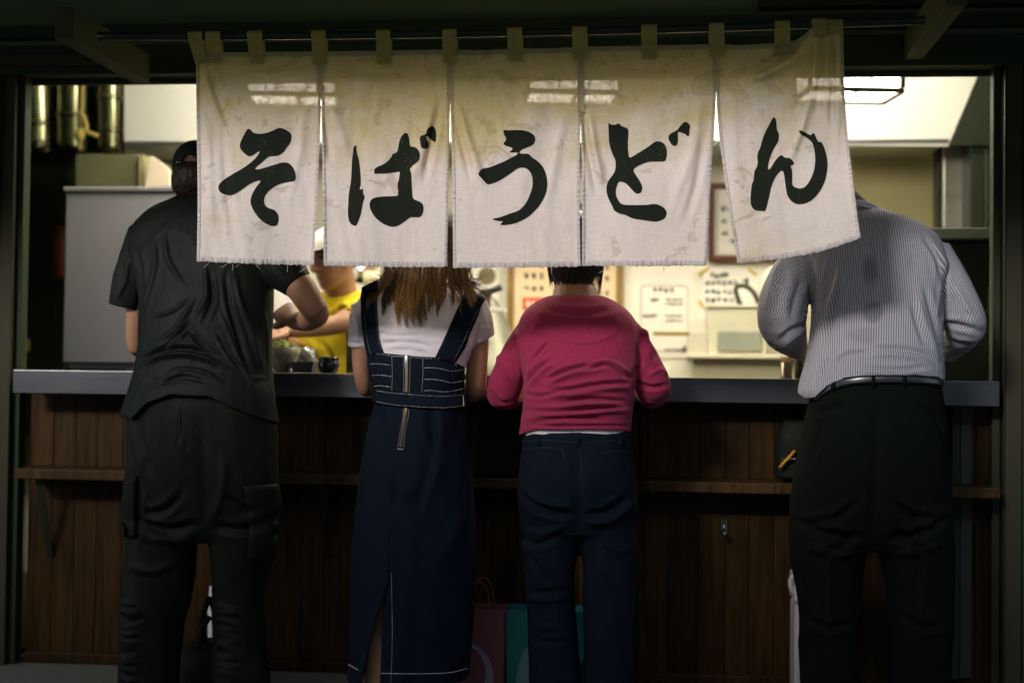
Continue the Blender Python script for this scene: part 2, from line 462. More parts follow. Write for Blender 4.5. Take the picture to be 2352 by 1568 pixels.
# kitchen shell
M_KHAKI = mat('khaki_wall', (0.52, 0.47, 0.24), 0.7, noise=(3, (0.45, 0.41, 0.21), 0.3, (1, 1, 1)))
XK = X(1958, 450, Y_WALL)
box('back_wall', -3.05, XK, Y_WALL, 6.72, 0, 2.6, M_WHITE, shop, 0)
box('back_wall', XK, 2.0, Y_WALL, 6.72, 0, 2.6, M_KHAKI, shop, 0)
box('kitchen_side_wall', -3.15, -3.05, 4.80, 6.72, 0, 2.6, M_STEEL_DARK, shop, 0)
box('kitchen_side_wall', 1.80, 1.90, 4.80, 6.72, 0, 2.6, M_KHAKI, shop, 0)
box('ceiling', -3.15, 2.0, 4.805, 6.72, 2.6, 2.7, M_WHITE, shop, 0)
box('kitchen_floor', -3.05, 1.80, 4.805, 6.60, 0.002, 0.02, M_STEEL_DARK, shop, 0)
box('roof', -4.2, 3.6, 4.81, 6.9, 2.72, 2.9, M_EAVE, shop, 0)
# arms that carry the curtain pole
for xa in (-1.735, 0.79):
    za = 1.955 if xa < 0 else 2.015
    box('pole_arm', xa - 0.028, xa + 0.028, 3.95, Y_FRAME - 0.048 if xa < 0 else Y_FRAME - 0.002, za, za + 0.095, M_BRACKET, shop, 0.004)

opp = empty('added_shade_building', (0, -2.6, 0), 'unseen plain building across the alley, added behind the viewer to shade legs and planks', 'building')  # added out of view; roof height set so its shade falls on legs and planks
M_OPP = mat('shade_building_wall', (0.42, 0.40, 0.34), 0.85, noise=(3, (0.36, 0.34, 0.28), 0.25, (1, 1, 1)))
box('wall', -12, 12, -3.6, -1.6, 0, 3.65, M_OPP, opp, 0)
me = mesh('roof', [(-12.2, -1.45, 3.655), (12.2, -1.45, 3.655), (12.2, -3.6, 3.95), (-12.2, -3.6, 3.95), (-12.2, -1.45, 3.72), (12.2, -1.45, 3.72), (12.2, -3.6, 4.02), (-12.2, -3.6, 4.02)],
          [(0, 1, 2, 3)[::-1], (4, 5, 6, 7), (0, 4, 5, 1)[::-1], (1, 5, 6, 2)[::-1], (2, 6, 7, 3)[::-1], (3, 7, 4, 0)[::-1]])
obj('roof', fixn(me), M_EAVE, opp)

# ------------------------------------------------------------------ counter
ZC = 0.995
counter = empty('counter', (0.0, 4.8, 0), 'long eating counter with brushed steel edge over dark upright wooden planks', 'counter')
CX0, CX1 = X(30, 850, Y_EDGE), X(2296, 870, Y_EDGE)
box('steel_edge', CX0, CX1, Y_EDGE, Y_EDGE + 0.02, ZC - 0.078, ZC, M_STEEL, counter, 0.0025, 3)
box('counter_top', CX0, CX1, Y_EDGE + 0.021, 5.05, ZC - 0.04, ZC - 0.002, M_STEEL, counter, 0.002)
box('backing_board', CX0, CX1, Y_WOOD + 0.024, 4.78, 0, ZC - 0.08, M_FRAME, counter, 0)
ZS = Z(1176, 1098, 4.53)
box('bag_shelf', CX0 + 0.02, CX1, 4.53, Y_WOOD + 0.02, ZS - 0.034, ZS, M_RAIL, counter, 0.004, 2)
x, k = CX0 + 0.002, 0
while x < CX1 - 0.02:
    wd = 0.096 + random.uniform(-0.02, 0.012)
    x1 = min(x + wd, CX1)
    dy = random.uniform(0, 0.002)
    box('plank', x + 0.0007, x1 - 0.0007, Y_WOOD + dy, Y_WOOD + 0.022, ZS + 0.001, ZC - 0.081, M_WOOD, counter, 0.0012, 1)
    dy = random.uniform(0, 0.002)
    box('plank', x + 0.0007, x1 - 0.0007, Y_WOOD + dy, Y_WOOD + 0.022, 0.004, ZS - 0.036, M_WOOD, counter, 0.0012, 1)
    x = x1; k += 1
box('skirting', CX0, CX1, Y_WOOD - 0.012, Y_WOOD - 0.001, 0.001, 0.035, M_WOOD, counter, 0.003)
for px in (97, 747):
    a, b = P(px, 1112, 4.60), P(px, 1278, Y_WOOD - 0.004)
    me = mesh('shelf_stay', [(a[0] + sx * 0.011, (4.57 if t == 0 else Y_WOOD - 0.003) - d, (ZS - 0.035 if t == 0 else b[2])) for t in (0, 1) for d in (0.0, 0.004) for sx in (-1, 1)], boxvf(0, 1, 0, 1, 0, 1)[1])
    obj('shelf_stay', fixn(me), M_STEEL_DARK, counter)
# the paler strip at the right end of the planks
pxbox('end_panel', 2206, 932, 2232, 1556, Y_WOOD - 0.014, Y_WOOD - 0.002, mat('end_panel_grey', (0.050, 0.052, 0.048), 0.6, noise=(20, (0.035, 0.040, 0.033), 0.3, (1, 1, 1))), counter, 0.002)
pxbox('end_post', 2186, 932, 2205, 1560, Y_WOOD - 0.02, Y_WOOD - 0.003, M_FRAME, counter, 0.002)
# coat hook
hk = empty('coat_hook', tuple(P(1663, 1230, Y_WOOD)), 'small chrome coat hook screwed to the planks below the shelf', 'hook')
pts = smoothpts([P(1663, 1192, Y_WOOD - 0.004), P(1663, 1205, Y_WOOD - 0.012), P(1663, 1220, Y_WOOD - 0.022), P(1664, 1231, Y_WOOD - 0.040), P(1664, 1222, Y_WOOD - 0.052)], 16)
obj('hook', mesh('hook', *tubevf(pts, 0.0055, 10)), M_CHROME, hk, True)
pxbox('plate', 1656, 1190, 1671, 1224, Y_WOOD - 0.006, Y_WOOD + 0.001, M_CHROME, hk, 0.002)

# ------------------------------------------------------------------ the noren curtain
def cloth_mat(name, clean, soil_and_shade, hem=0.0, thin=0.05):
    m = bpy.data.materials.new(name); m.use_nodes = True; nt = m.node_tree; N, Lk = nt.nodes, nt.links
    N.remove(N['Principled BSDF']); out = N['Material Output']
    tc = N.new('ShaderNodeTexCoord')
    def noise(s, st=(1, 1, 1), det=5, ro=0.6, dist=0.0):
        mp = N.new('ShaderNodeMapping'); mp.inputs['Scale'].default_value = st; Lk.new(tc.outputs['Object'], mp.inputs[0])
        t = N.new('ShaderNodeTexNoise'); t.inputs['Scale'].default_value = s; t.inputs['Detail'].default_value = det; t.inputs['Roughness'].default_value = ro
        t.inputs['Distortion'].default_value = dist
        Lk.new(mp.outputs[0], t.inputs['Vector']); return t.outputs['Fac']
    def math_(op, a, b=None, c=None):
        n = N.new('ShaderNodeMath'); n.operation = op
        for k, v in enumerate((a, b, c)):
            if v is None: continue
            if isinstance(v, (int, float)): n.inputs[k].default_value = v
            else: Lk.new(v, n.inputs[k])
        return n.outputs[0]
    def ramp(x, lo, hi):
        n = N.new('ShaderNodeMapRange'); n.interpolation_type = 'SMOOTHSTEP'; n.inputs[1].default_value = lo; n.inputs[2].default_value = hi
        Lk.new(x, n.inputs[0]); return n.outputs[0]
    def mix(f, a, b, mode='MIX'):
        n = N.new('ShaderNodeMixRGB'); n.blend_type = mode
        if isinstance(f, float): n.inputs[0].default_value = f
        else: Lk.new(f, n.inputs[0])
        for k, v in ((1, a), (2, b)):
            if isinstance(v, tuple): n.inputs[k].default_value = (*v, 1)
            else: Lk.new(v, n.inputs[k])
        return n.outputs[0]
    sx = N.new('ShaderNodeSeparateXYZ'); Lk.new(tc.outputs['Object'], sx.inputs[0])
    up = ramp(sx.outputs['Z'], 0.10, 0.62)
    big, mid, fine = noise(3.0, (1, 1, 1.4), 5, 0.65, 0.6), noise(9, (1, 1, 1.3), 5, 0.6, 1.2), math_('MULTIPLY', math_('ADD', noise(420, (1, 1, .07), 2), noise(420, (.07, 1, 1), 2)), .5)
    s1 = ramp(math_('ADD', math_('MULTIPLY', up, 0.75), math_('MULTIPLY', math_('SUBTRACT', big, 0.5), 1.6)), 0.06, 0.72)  # upper yellowing: part real stain, part dim light put into the colour
    col = mix(s1, clean, soil_and_shade)
    # brown blots with a darker tide line
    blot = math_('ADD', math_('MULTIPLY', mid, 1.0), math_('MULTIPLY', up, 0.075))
    tide = math_('SUBTRACT', ramp(blot, 0.63, 0.66), ramp(blot, 0.66, 0.75))
    col = mix(math_('MULTIPLY', tide, 0.34), col, (0.28, 0.20, 0.07))
    col = mix(math_('MULTIPLY', ramp(blot, 0.69, 0.82), 0.5), col, (0.24, 0.19, 0.07))
    col = mix(math_('MULTIPLY', ramp(noise(42, (1, 1, 1), 2), 0.76, 0.80), 0.6), col, (0.10, 0.08, 0.04))
    vein = N.new('ShaderNodeMapRange'); vein.inputs[1].default_value = 0.3; vein.inputs[2].default_value = 0.7; vein.inputs[3].default_value = 0.84; vein.inputs[4].default_value = 1.10
    Lk.new(fine, vein.inputs[0])
    vv = N.new('ShaderNodeCombineXYZ')
    for k in range(3): Lk.new(vein.outputs[0], vv.inputs[k])
    col = mix(1.0, col, vv.outputs[0], 'MULTIPLY')
    bp = N.new('ShaderNodeBump'); bp.inputs['Strength'].default_value = 0.5; bp.inputs['Distance'].default_value = 0.008
    hgt = math_('ADD', noise(24, (1, 1, 0.45), 5, 0.55, 0.8), math_('MULTIPLY', fine, 0.12))
    Lk.new(hgt, bp.inputs['Height'])
    d = N.new('ShaderNodeBsdfDiffuse'); t = N.new('ShaderNodeBsdfTranslucent'); tr = N.new('ShaderNodeBsdfTransparent')
    Lk.new(col, d.inputs[0]); Lk.new(mix(1.0, col, (1.0, 0.86, 0.62), 'MULTIPLY'), t.inputs[0])
    Lk.new(bp.outputs[0], d.inputs['Normal'])
    m1 = N.new('ShaderNodeMixShader'); m1.inputs[0].default_value = 0.22 * (1 - hem)
    Lk.new(d.outputs[0], m1.inputs[1]); Lk.new(t.outputs[0], m1.inputs[2])
    m2 = N.new('ShaderNodeMixShader')
    wv = math_('MULTIPLY', ramp(fine, 0.30, 0.70), thin * 2 * (1 - hem))
    Lk.new(wv, m2.inputs[0]); Lk.new(m1.outputs[0], m2.inputs[1]); Lk.new(tr.outputs[0], m2.inputs[2])
    Lk.new(m2.outputs[0], out.inputs[0])
    return m
M_CLOTH = cloth_mat('soiled_shaded_cotton', (0.72, 0.655, 0.635), (0.58, 0.48, 0.22), 0.0, 0.010)
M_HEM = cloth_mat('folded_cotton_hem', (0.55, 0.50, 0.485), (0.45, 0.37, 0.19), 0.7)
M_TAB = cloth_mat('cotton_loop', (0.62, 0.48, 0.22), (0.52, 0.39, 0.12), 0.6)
# worn print
M_INK = bpy.data.materials.new('worn_black_print'); M_INK.use_nodes = True
_nt = M_INK.node_tree; _b = _nt.nodes['Principled BSDF']; _b.inputs['Roughness'].default_value = 0.9; _b.inputs['Specular IOR Level'].default_value = 0.1
_tc = _nt.nodes.new('ShaderNodeTexCoord')
_t1 = _nt.nodes.new('ShaderNodeTexNoise'); _t1.inputs['Scale'].default_value = 240; _t1.inputs['Detail'].default_value = 2
_t2 = _nt.nodes.new('ShaderNodeTexNoise'); _t2.inputs['Scale'].default_value = 9; _t2.inputs['Detail'].default_value = 2
_nt.links.new(_tc.outputs['Object'], _t1.inputs['Vector']); _nt.links.new(_tc.outputs['Object'], _t2.inputs['Vector'])
_ad = _nt.nodes.new('ShaderNodeMath'); _ad.operation = 'MULTIPLY_ADD'; _ad.inputs[1].default_value = 0.45
_nt.links.new(_t2.outputs['Fac'], _ad.inputs[0]); _nt.links.new(_t1.outputs['Fac'], _ad.inputs[2])
_rp = _nt.nodes.new('ShaderNodeValToRGB'); _rp.color_ramp.elements[0].position = 0.90; _rp.color_ramp.elements[1].position = 1.0
_rp.color_ramp.elements[0].color = (0.013, 0.016, 0.011, 1); _rp.color_ramp.elements[1].color = (0.12, 0.115, 0.08, 1)
_nt.links.new(_ad.outputs[0], _rp.inputs[0]); _nt.links.new(_rp.outputs[0], _b.inputs['Base Color'])

NB = Z(1176, 607, Y_NOREN)
noren = empty('noren_curtain', (-0.3, Y_NOREN, NB), 'stained white cotton shop curtain in five panels with large black brushed characters', 'curtain')
PANELS = [
    dict(L=[(450, 112), (452, 300), (454, 450), (452, 604)], R=[(738, 112), (738, 213), (731, 400), (720, 612)], T=[(450, 121), (600, 120), (738, 119)], B=[(452, 598), (590, 604), (720, 607)]),
    dict(L=[(738, 112), (738, 213), (741, 400), (744, 612)], R=[(1034, 108), (1034, 218), (1030, 400), (1027, 618)], T=[(738, 119), (886, 117), (1034, 114)], B=[(744, 608), (890, 611), (1027, 611)]),
    dict(L=[(1034, 108), (1034, 218), (1039, 400), (1041, 618)], R=[(1334, 100), (1334, 256), (1331, 400), (1333, 618)], T=[(1034, 114), (1110, 116), (1184, 112), (1260, 112), (1334, 108)], B=[(1041, 613), (1190, 612), (1333, 610)]),
    dict(L=[(1334, 100), (1334, 256), (1337, 400), (1337, 618)], R=[(1645, 96), (1645, 200), (1634, 400), (1622, 615)], T=[(1334, 108), (1415, 107), (1490, 105), (1570, 104), (1645, 102)], B=[(1337, 608), (1480, 609), (1622, 608)]),
    dict(L=[(1645, 96), (1645, 200), (1652, 310), (1670, 450), (1695, 610)], R=[(1936, 40), (1938, 150), (1942, 250), (1950, 340), (1962, 440), (1978, 560)], T=[(1645, 102), (1700, 104), (1760, 101), (1815, 97), (1845, 82), (1870, 60), (1900, 52), (1936, 48)], B=[(1695, 603), (1790, 593), (1890, 574), (1978, 545)]),
]
NF = [  # folds of the cloth: amplitude mm (towards the viewer), half width, line
    (7, 14, [(748, 210), (770, 270), (800, 360)]), (-5, 8, [(742, 240), (752, 300), (760, 380)]), (6, 12, [(990, 240), (972, 330), (940, 430)]), (-5, 7, [(1012, 230), (990, 330), (975, 420)]),
    (8, 12, [(1046, 236), (1075, 320), (1110, 420)]), (-5, 7, [(1044, 260), (1062, 330), (1085, 420)]), (5, 12, [(1300, 260), (1275, 360), (1260, 470)]),
    (9, 10, [(1350, 245), (1362, 320), (1385, 430)]), (-6, 7, [(1343, 270), (1353, 350), (1372, 450)]), (6, 12, [(1610, 230), (1590, 340), (1550, 470)]), (-4, 8, [(1620, 300), (1600, 420), (1570, 520)]),
    (12, 11, [(1868, 62), (1845, 110), (1800, 150), (1700, 195)]), (-8, 9, [(1835, 100), (1790, 130), (1720, 170)]), (9, 8, [(1872, 80), (1868, 180), (1850, 270), (1810, 380)]), (-7, 6, [(1884, 90), (1884, 180), (1876, 260)]),
    (8, 7, [(1897, 85), (1900, 180), (1895, 280)]), (-6, 5, [(1908, 85), (1912, 180), (1908, 290)]), (7, 6, [(1920, 80), (1925, 200), (1925, 330)]), (5, 16, [(1670, 220), (1685, 330), (1700, 450)]),
    (5, 10, [(468, 150), (482, 220), (505, 300)]), (-4, 7, [(478, 150), (500, 220), (530, 290)]), (4, 10, [(470, 250), (480, 380), (485, 520)]), (-3, 8, [(515, 300), (520, 420), (540, 560)]), (4, 10, [(700, 230), (690, 340), (660, 480)]),
    (3, 8, [(510, 160), (620, 168), (720, 160)]), (-3, 6, [(760, 165), (850, 180), (960, 168)]), (3, 9, [(1080, 160), (1180, 175), (1300, 165)]), (-3, 7, [(1390, 160), (1500, 172), (1620, 160)]),
]
def line_x(pl, y):
    a = np.asarray(pl, float); s = smoothpts(a, 60); return np.interp(y, s[:, 1], s[:, 0])
def line_y(pl, u):
    a = np.asarray(pl, float); s = smoothpts(a, 60); t = (s[:, 0] - s[0, 0]) / (s[-1, 0] - s[0, 0]); return np.interp(u, t, s[:, 1])
def pan_px(k, u, v):
    p = PANELS[k]
    y = line_y(p['T'], u) * (1 - v) + line_y(p['B'], u) * v
    return line_x(p['L'], y) * (1 - u) + line_x(p['R'], y) * u, y
def pan_depth(k, u, v, px, py):
    q = np.stack([u * 2.6 + k * 5.3, v * 0.9 + k, np.full_like(u, k * 2.1)], -1)
    d = (0.004 + 0.012 * v) * vnoise(q) + 0.0045 * vnoise(np.stack([u * 7 + v * 2 + k * 9, v * 3.2, np.full_like(u, k + .5)], -1))
    d = d + 0.0024 * vnoise(np.stack([u * 16 - v * 4, v * 9 + k, np.full_like(u, k + .7)], -1))
    e = np.exp(-(1 - u) / 0.035) * (k % 2 * 2 - 1) + np.exp(-u / 0.035) * (1 - k % 2 * 2) * 0.7
    d = d + 0.006 * e * np.clip((v - 0.2) * 1.4, 0, 1)
    f = foldsum(np.stack([px.ravel(), py.ravel()], 1), NF).reshape(px.shape)
    return Y_NOREN + d - f
def pan_pos(k, u, v, off=0.0):
    px, py = pan_px(k, u, v)
    return P(px, py, pan_depth(k, u, v, px, py) + off)
def pan_uv(k, px, py):
    u, v = np.full_like(px, 0.5), np.full_like(px, 0.5)
    for _ in range(8):
        p = PANELS[k]; t, b = line_y(p['T'], u), line_y(p['B'], u)
        v = (py - t) / (b - t); l, r = line_x(p['L'], py), line_x(p['R'], py); u = np.clip((px - l) / (r - l), 0, 1)
    return u, v
def gridmesh(name, pos):
    n, m = pos.shape[:2]
    return mesh(name, pos.reshape(-1, 3), [(i * m + j, i * m + j + 1, (i + 1) * m + j + 1, (i + 1) * m + j) for i in range(n - 1) for j in range(m - 1)])
GL = {
 0: (780, 440, [([(520,165),(548,155),(578,175),(605,205),(650,217),(700,220),(760,213),(830,193),(890,165),(930,147),(965,143),(1010,152),(1060,178),(1095,205),(1113,235),(1116,275),(1108,320),(1085,365),(1050,405),(1020,455),(980,490),(930,512),(880,518),(840,520),(800,532),(750,575),(700,620),(650,660),(630,685),(645,697),(700,688),(760,672),(850,645),(930,620),(990,605),(1045,604),(1085,617),(1125,655),(1155,705),(1170,765),(1172,810),(1160,842),(1140,855),(1080,865),(1000,880),(930,905),(870,938),(815,980),(775,1030),(752,1080),(747,1125),(762,1170),(790,1200),(830,1218),(880,1235),(915,1265),(935,1300),(945,1345),(942,1390),(928,1430),(905,1448),(870,1453),(820,1442),(760,1412),(700,1365),(650,1310),(605,1240),(577,1180),(567,1130),(572,1080),(590,1025),(625,960),(660,910),(690,875),(700,855),(685,845),(650,853),(590,875),(530,910),(470,955),(400,1000),(350,1030),(300,1043),(250,1038),(190,1018),(155,990),(138,950),(140,915),(165,875),(210,835),(270,795),(350,745),(440,695),(510,650),(570,605),(630,550),(665,505),(690,462),(665,462),(640,482),(600,508),(565,522),(535,517),(495,490),(455,450),(430,415),(424,380),(432,335),(455,285),(480,235)], None)]),
 1: (1270, 440, [([(235,375),(222,376),(205,395),(194,425),(190,480),(178,570),(174,660),(170,760),(162,860),(148,940),(138,1000),(130,1080),(126,1170),(122,1260),(128,1340),(145,1400),(175,1432),(210,1448),(232,1445),(250,1420),(280,1345),(300,1275),(312,1200),(325,1130),(342,1085),(345,1050),(330,1030),(324,1000),(324,960),(316,948),(308,962),(290,962),(280,950),(292,910),(296,850),(290,740),(282,660),(268,560),(250,500),(240,450),(237,400)], None),
   ([(895,208),(920,220),(938,265),(945,320),(950,370),(965,390),(1000,395),(1040,412),(1070,450),(1085,500),(1080,550),(1055,595),(1015,625),(990,640),(965,675),(950,695),(965,735),(972,800),(975,890),(980,980),(985,1040),(997,1085),(1030,1105),(1080,1125),(1115,1150),(1132,1190),(1132,1240),(1118,1295),(1090,1332),(1040,1335),(985,1333),(955,1337),(910,1370),(850,1415),(800,1445),(745,1462),(690,1458),(620,1435),(560,1400),(500,1350),(455,1290),(425,1235),(412,1180),(418,1130),(440,1095),(480,1075),(560,1060),(650,1055),(780,1048),(792,1020),(793,970),(785,930),(788,880),(803,835),(810,780),(815,732),(780,732),(700,742),(620,752),(540,752),(490,757),(475,740),(473,705),(490,680),(530,655),(590,630),(650,590),(700,535),(720,492),(770,470),(790,430),(800,370),(812,320),(830,270),(860,228)],
    [(528,1235),(540,1228),(600,1222),(760,1222),(778,1230),(775,1260),(755,1295),(720,1330),(690,1342),(615,1340),(598,1312),(575,1298),(548,1285),(532,1262)]),
   ([(1235,120),(1265,125),(1290,155),(1300,200),(1303,250),(1297,320),(1290,328),(1265,326),(1240,305),(1215,280),(1190,256),(1172,255),(1168,275),(1180,305),(1198,340),(1203,375),(1195,405),(1175,420),(1140,420),(1110,408),(1098,380),(1086,320),(1085,275),(1098,248),(1130,238),(1168,217),(1175,180),(1195,145)], None)]),
 2: (1750, 440, [([(490,178),(510,172),(580,174),(660,170),(740,172),(810,185),(860,208),(900,242),(917,285),(910,330),(890,362),(850,388),(790,410),(740,432),(715,455),(707,470),(715,482),(760,486),(820,488),(850,510),(880,540),(930,572),(980,615),(1020,665),(1050,730),(1070,800),(1078,880),(1072,960),(1050,1040),(1010,1120),(960,1195),(890,1270),(820,1330),(740,1378),(650,1415),(560,1435),(480,1440),(448,1434),(465,1412),(482,1390),(440,1388),(380,1375),(347,1362),(365,1350),(430,1338),(500,1315),(580,1285),(670,1255),(730,1215),(780,1160),(815,1100),(845,1030),(870,960),(882,890),(878,820),(865,765),(835,715),(795,685),(745,672),(690,680),(650,705),(590,750),(520,795),(450,840),(380,872),(320,893),(285,895),(260,885),(225,845),(185,800),(157,768),(165,735),(195,695),(240,680),(310,667),(400,630),(500,590),(600,535),(660,507),(685,480),(672,470),(610,472),(580,470),(575,458),(600,440),(612,420),(590,402),(540,388),(505,372),(492,352),(505,330),(525,305),(522,270),(500,235)], None)]),
 3: (2230, 430, [([(182,110),(200,122),(235,135),(275,135),(310,118),(330,122),(355,150),(400,168),(435,185),(450,215),(452,260),(445,340),(445,450),(455,545),(470,572),(500,562),(570,520),(660,465),(740,412),(790,372),(835,357),(885,362),(930,390),(955,435),(966,500),(962,570),(945,612),(920,627),(850,627),(760,628),(690,640),(610,672),(550,705),(522,735),(525,765),(550,805),(590,865),(625,930),(637,985),(628,1025),(605,1050),(570,1056),(540,1045),(490,995),(445,945),(400,910),(350,897),(318,908),(295,960),(283,1030),(290,1090),(320,1150),(350,1185),(400,1203),(480,1207),(600,1207),(710,1203),(790,1192),(850,1202),(910,1232),(950,1275),(963,1315),(950,1365),(915,1400),(860,1422),(810,1430),(740,1423),(620,1405),(520,1390),(460,1365),(400,1337),(350,1328),(300,1305),(255,1275),(242,1235),(210,1175),(175,1100),(158,1020),(160,950),(180,890),(215,840),(255,785),(275,730),(280,670),(272,600),(245,545),(215,460),(192,370),(188,280),(185,190)], None),
   ([(1210,98),(1245,110),(1272,140),(1275,170),(1267,220),(1264,270),(1250,290),(1235,285),(1215,265),(1170,245),(1125,232),(1112,240),(1113,300),(1112,370),(1090,415),(1050,415),(1020,390),(990,340),(984,300),(1000,265),(1045,235),(1090,215),(1115,190),(1150,145),(1180,112)], None)]),
 4: (2770, 400, [([(475,143),(490,155),(503,200),(510,300),(530,345),(540,400),(528,470),(490,530),(455,600),(425,670),(400,760),(392,825),(402,840),(420,828),(450,785),(490,720),(540,665),(570,650),(590,655),(615,680),(670,683),(700,700),(735,740),(738,765),(725,780),(695,795),(715,855),(718,930),(718,1030),(730,1060),(770,1083),(820,1092),(870,1080),(920,1035),(965,960),(1000,870),(1018,780),(1023,700),(1015,610),(1000,530),(980,480),(940,440),(890,405),(840,380),(815,350),(803,325),(825,317),(870,335),(920,362),(965,382),(985,357),(1005,355),(1020,375),(1040,425),(1070,473),(1100,470),(1125,505),(1155,580),(1180,680),(1190,770),(1180,880),(1155,990),(1110,1090),(1050,1180),(970,1255),(890,1293),(820,1305),(760,1295),(705,1262),(660,1205),(638,1130),(622,1020),(608,920),(597,870),(577,857),(550,870),(500,930),(460,1010),(430,1100),(410,1200),(385,1300),(362,1380),(345,1397),(290,1392),(240,1388),(195,1365),(165,1310),(158,1230),(165,1130),(178,1030),(200,985),(205,900),(215,855),(245,800),(255,740),(247,670),(258,610),(290,540),(320,430),(360,330),(420,220),(450,160)], None)]),
}
def glyph_mesh(k, x0, y0, loops):
    V, Fc = [], []
    for outer, hole in loops:
        conv = lambda a: (np.array([x0, y0]) + np.asarray(a, float) / 3.5625) / 1.632653
        o = smoothpts(conv(outer), len(outer) * 2, True)
        pts = [tuple(p) for p in o]; n = len(o)
        edges = [(i, (i + 1) % n) for i in range(n)]
        if hole:
            h = smoothpts(conv(hole), len(hole) * 2, True); b = len(pts); pts += [tuple(p) for p in h]
            edges += [(b + i, b + (i + 1) % len(h)) for i in range(len(h))]
        for gx in np.arange(o[:, 0].min(), o[:, 0].max(), 5.0):
            for gy in np.arange(o[:, 1].min(), o[:, 1].max(), 5.0): pts.append((gx, gy))
        r = delaunay_2d_cdt([Vector(p) for p in pts], edges, [], 2, 1e-4)
        q = np.array([tuple(p) for p in r[0]])
        u, v = pan_uv(k, q[:, 0], q[:, 1])
        base = len(V)
        V += list(P(q[:, 0], q[:, 1], pan_depth(k, u, v, q[:, 0], q[:, 1]) - 0.0012))
        Fc += [tuple(base + i for i in f) for f in r[2]]
    return mesh('brushed_character', V, Fc)
threads = []
for k in range(5):
    nu, nv = 70, 120
    U, Vv = np.meshgrid(np.linspace(0, 1, nu), np.linspace(0, 1, nv))
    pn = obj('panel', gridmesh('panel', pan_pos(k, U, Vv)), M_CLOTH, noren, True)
    pn_me = pn.data
    # hems: folded strips along the free sides and the bottom, puckered by the stitching
    W = PANELS[k]['B'][-1][0] - PANELS[k]['B'][0][0]
    def strip(u0, u1, v0, v1, n1, n2, vert):
        a, b = (np.linspace(0, 1, n1), np.linspace(0, 1, n2))
        A, Bq = np.meshgrid(a, b)
        u_, v_ = (u0 + (u1 - u0) * A, v0 + (v1 - v0) * Bq)
        s = (v_ * 75 if vert else u_ * 42) * math.pi
        pk = 0.0013 * np.sin(s + 2.0 * np.sin(s * 0.23)) * (0.4 + 0.6 * np.abs(np.sin(s * 0.11)))
        edge = np.minimum(A, 1 - A) if vert else np.minimum(Bq, 1 - Bq)
        px, py = pan_px(k, u_, v_)
        if not vert: py = py + 0.7 * np.sin(s * 0.9) * Bq + 0.6 * np.sin(s * 0.37)
        Dp = pan_depth(k, u_, v_, px, py) - 0.0009 - 0.0016 * np.clip(edge * 6, 0, 1) - pk
        return gridmesh('hem', P(px, py, Dp))
    hw, hb = 7.0 / W, 10.0 / 490
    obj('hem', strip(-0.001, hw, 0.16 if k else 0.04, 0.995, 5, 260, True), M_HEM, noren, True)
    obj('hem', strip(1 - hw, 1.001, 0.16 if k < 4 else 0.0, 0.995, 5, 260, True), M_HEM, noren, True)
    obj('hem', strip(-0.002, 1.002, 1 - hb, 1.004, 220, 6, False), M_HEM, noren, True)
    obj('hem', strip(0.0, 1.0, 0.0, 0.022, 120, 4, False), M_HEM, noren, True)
    gm = glyph_mesh(k, *GL[k])
    obj('brushed_character', fixn(gm), M_INK, noren, True)
    # loose threads along the torn bottom edge
    for i in range(16):
        uu = random.random(); q = pan_px(k, np.array([uu]), np.array([0.999])); x0_, y0_ = float(q[0][0]), float(q[1][0])
        if k == 4 and i % 2: continue
        Lq = random.choice([4, 5, 6, 8, 14, 20]) * random.uniform(0.6, 1.1)
        a_ = random.uniform(-0.8, 0.8)
        pts = smoothpts([P(x0_, y0_, Y_NOREN - 0.004), P(x0_ + a_ * Lq * .4, y0_ + Lq * .5, Y_NOREN - 0.008), P(x0_ + a_ * Lq * random.uniform(-.3, 1.6), y0_ + Lq, Y_NOREN - 0.006)], 8)
        threads.append(tubevf(pts, 0.00065, 5))
# sewn strips where two panels meet above the slits
for xs, y0, y1 in ((735, 140, 214), (1034, 138, 219), (1334, 132, 257), (1645, 126, 201)):
    t = np.linspace(0, 1, 20)
    pos = np.stack([P(xs + s * 8, y0 + (y1 - y0) * t, Y_NOREN - 0.0065 + 0.001 * np.sin(t * 30)) for s in (-1, -0.1, 0.1, 1)], 1)
    pos[:, 1:3, 1] += 0.002
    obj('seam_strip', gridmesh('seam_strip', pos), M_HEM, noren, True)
v, f = join(threads)
tag(obj('loose_threads', mesh('loose_threads', v, f), M_HEM, noren, True), kind='stuff')
# loops over the pole
TABS = [(434, 73, 466, 73, 448, 147, 477, 143), (474, 72, 508, 72, 478, 145, 510, 144), (570, 71, 605, 71, 574, 147, 607, 147), (717, 70, 750, 70, 719, 147, 751, 147),
        (865, 69, 898, 69, 866, 146, 899, 146), (1017, 67, 1050, 67, 1018, 145, 1051, 145), (1166, 64, 1200, 64, 1167, 142, 1202, 142), (1314, 61, 1349, 61, 1318, 139, 1352, 138),
        (1473, 57, 1509, 57, 1474, 136, 1510, 135), (1628, 53, 1663, 53, 1629, 132, 1665, 131), (1779, 48, 1814, 48, 1781, 127, 1815, 125), (1863, 47, 1898, 40, 1867, 86, 1899, 80), (1900, 45, 1935, 45, 1901, 78, 1935, 76)]
PR = 0.0115                                          # pole radius
Y_POLE = Y_NOREN + 0.012
pole_pts = np.array([P(225, 84, Y_POLE), P(1176, 74.5, Y_POLE), P(2120, 44, Y_POLE)]); 
pole_a, pole_b = P(225, 86, Y_POLE), P(2125, 47, Y_POLE)
def pole_z(x): return np.interp(x, [P(t[0], 0, Y_POLE)[0] for t in TABS], [P((t[0] + t[2]) / 2, (t[1] + t[3]) / 2, Y_POLE)[2] - PR - 0.002 for t in TABS])
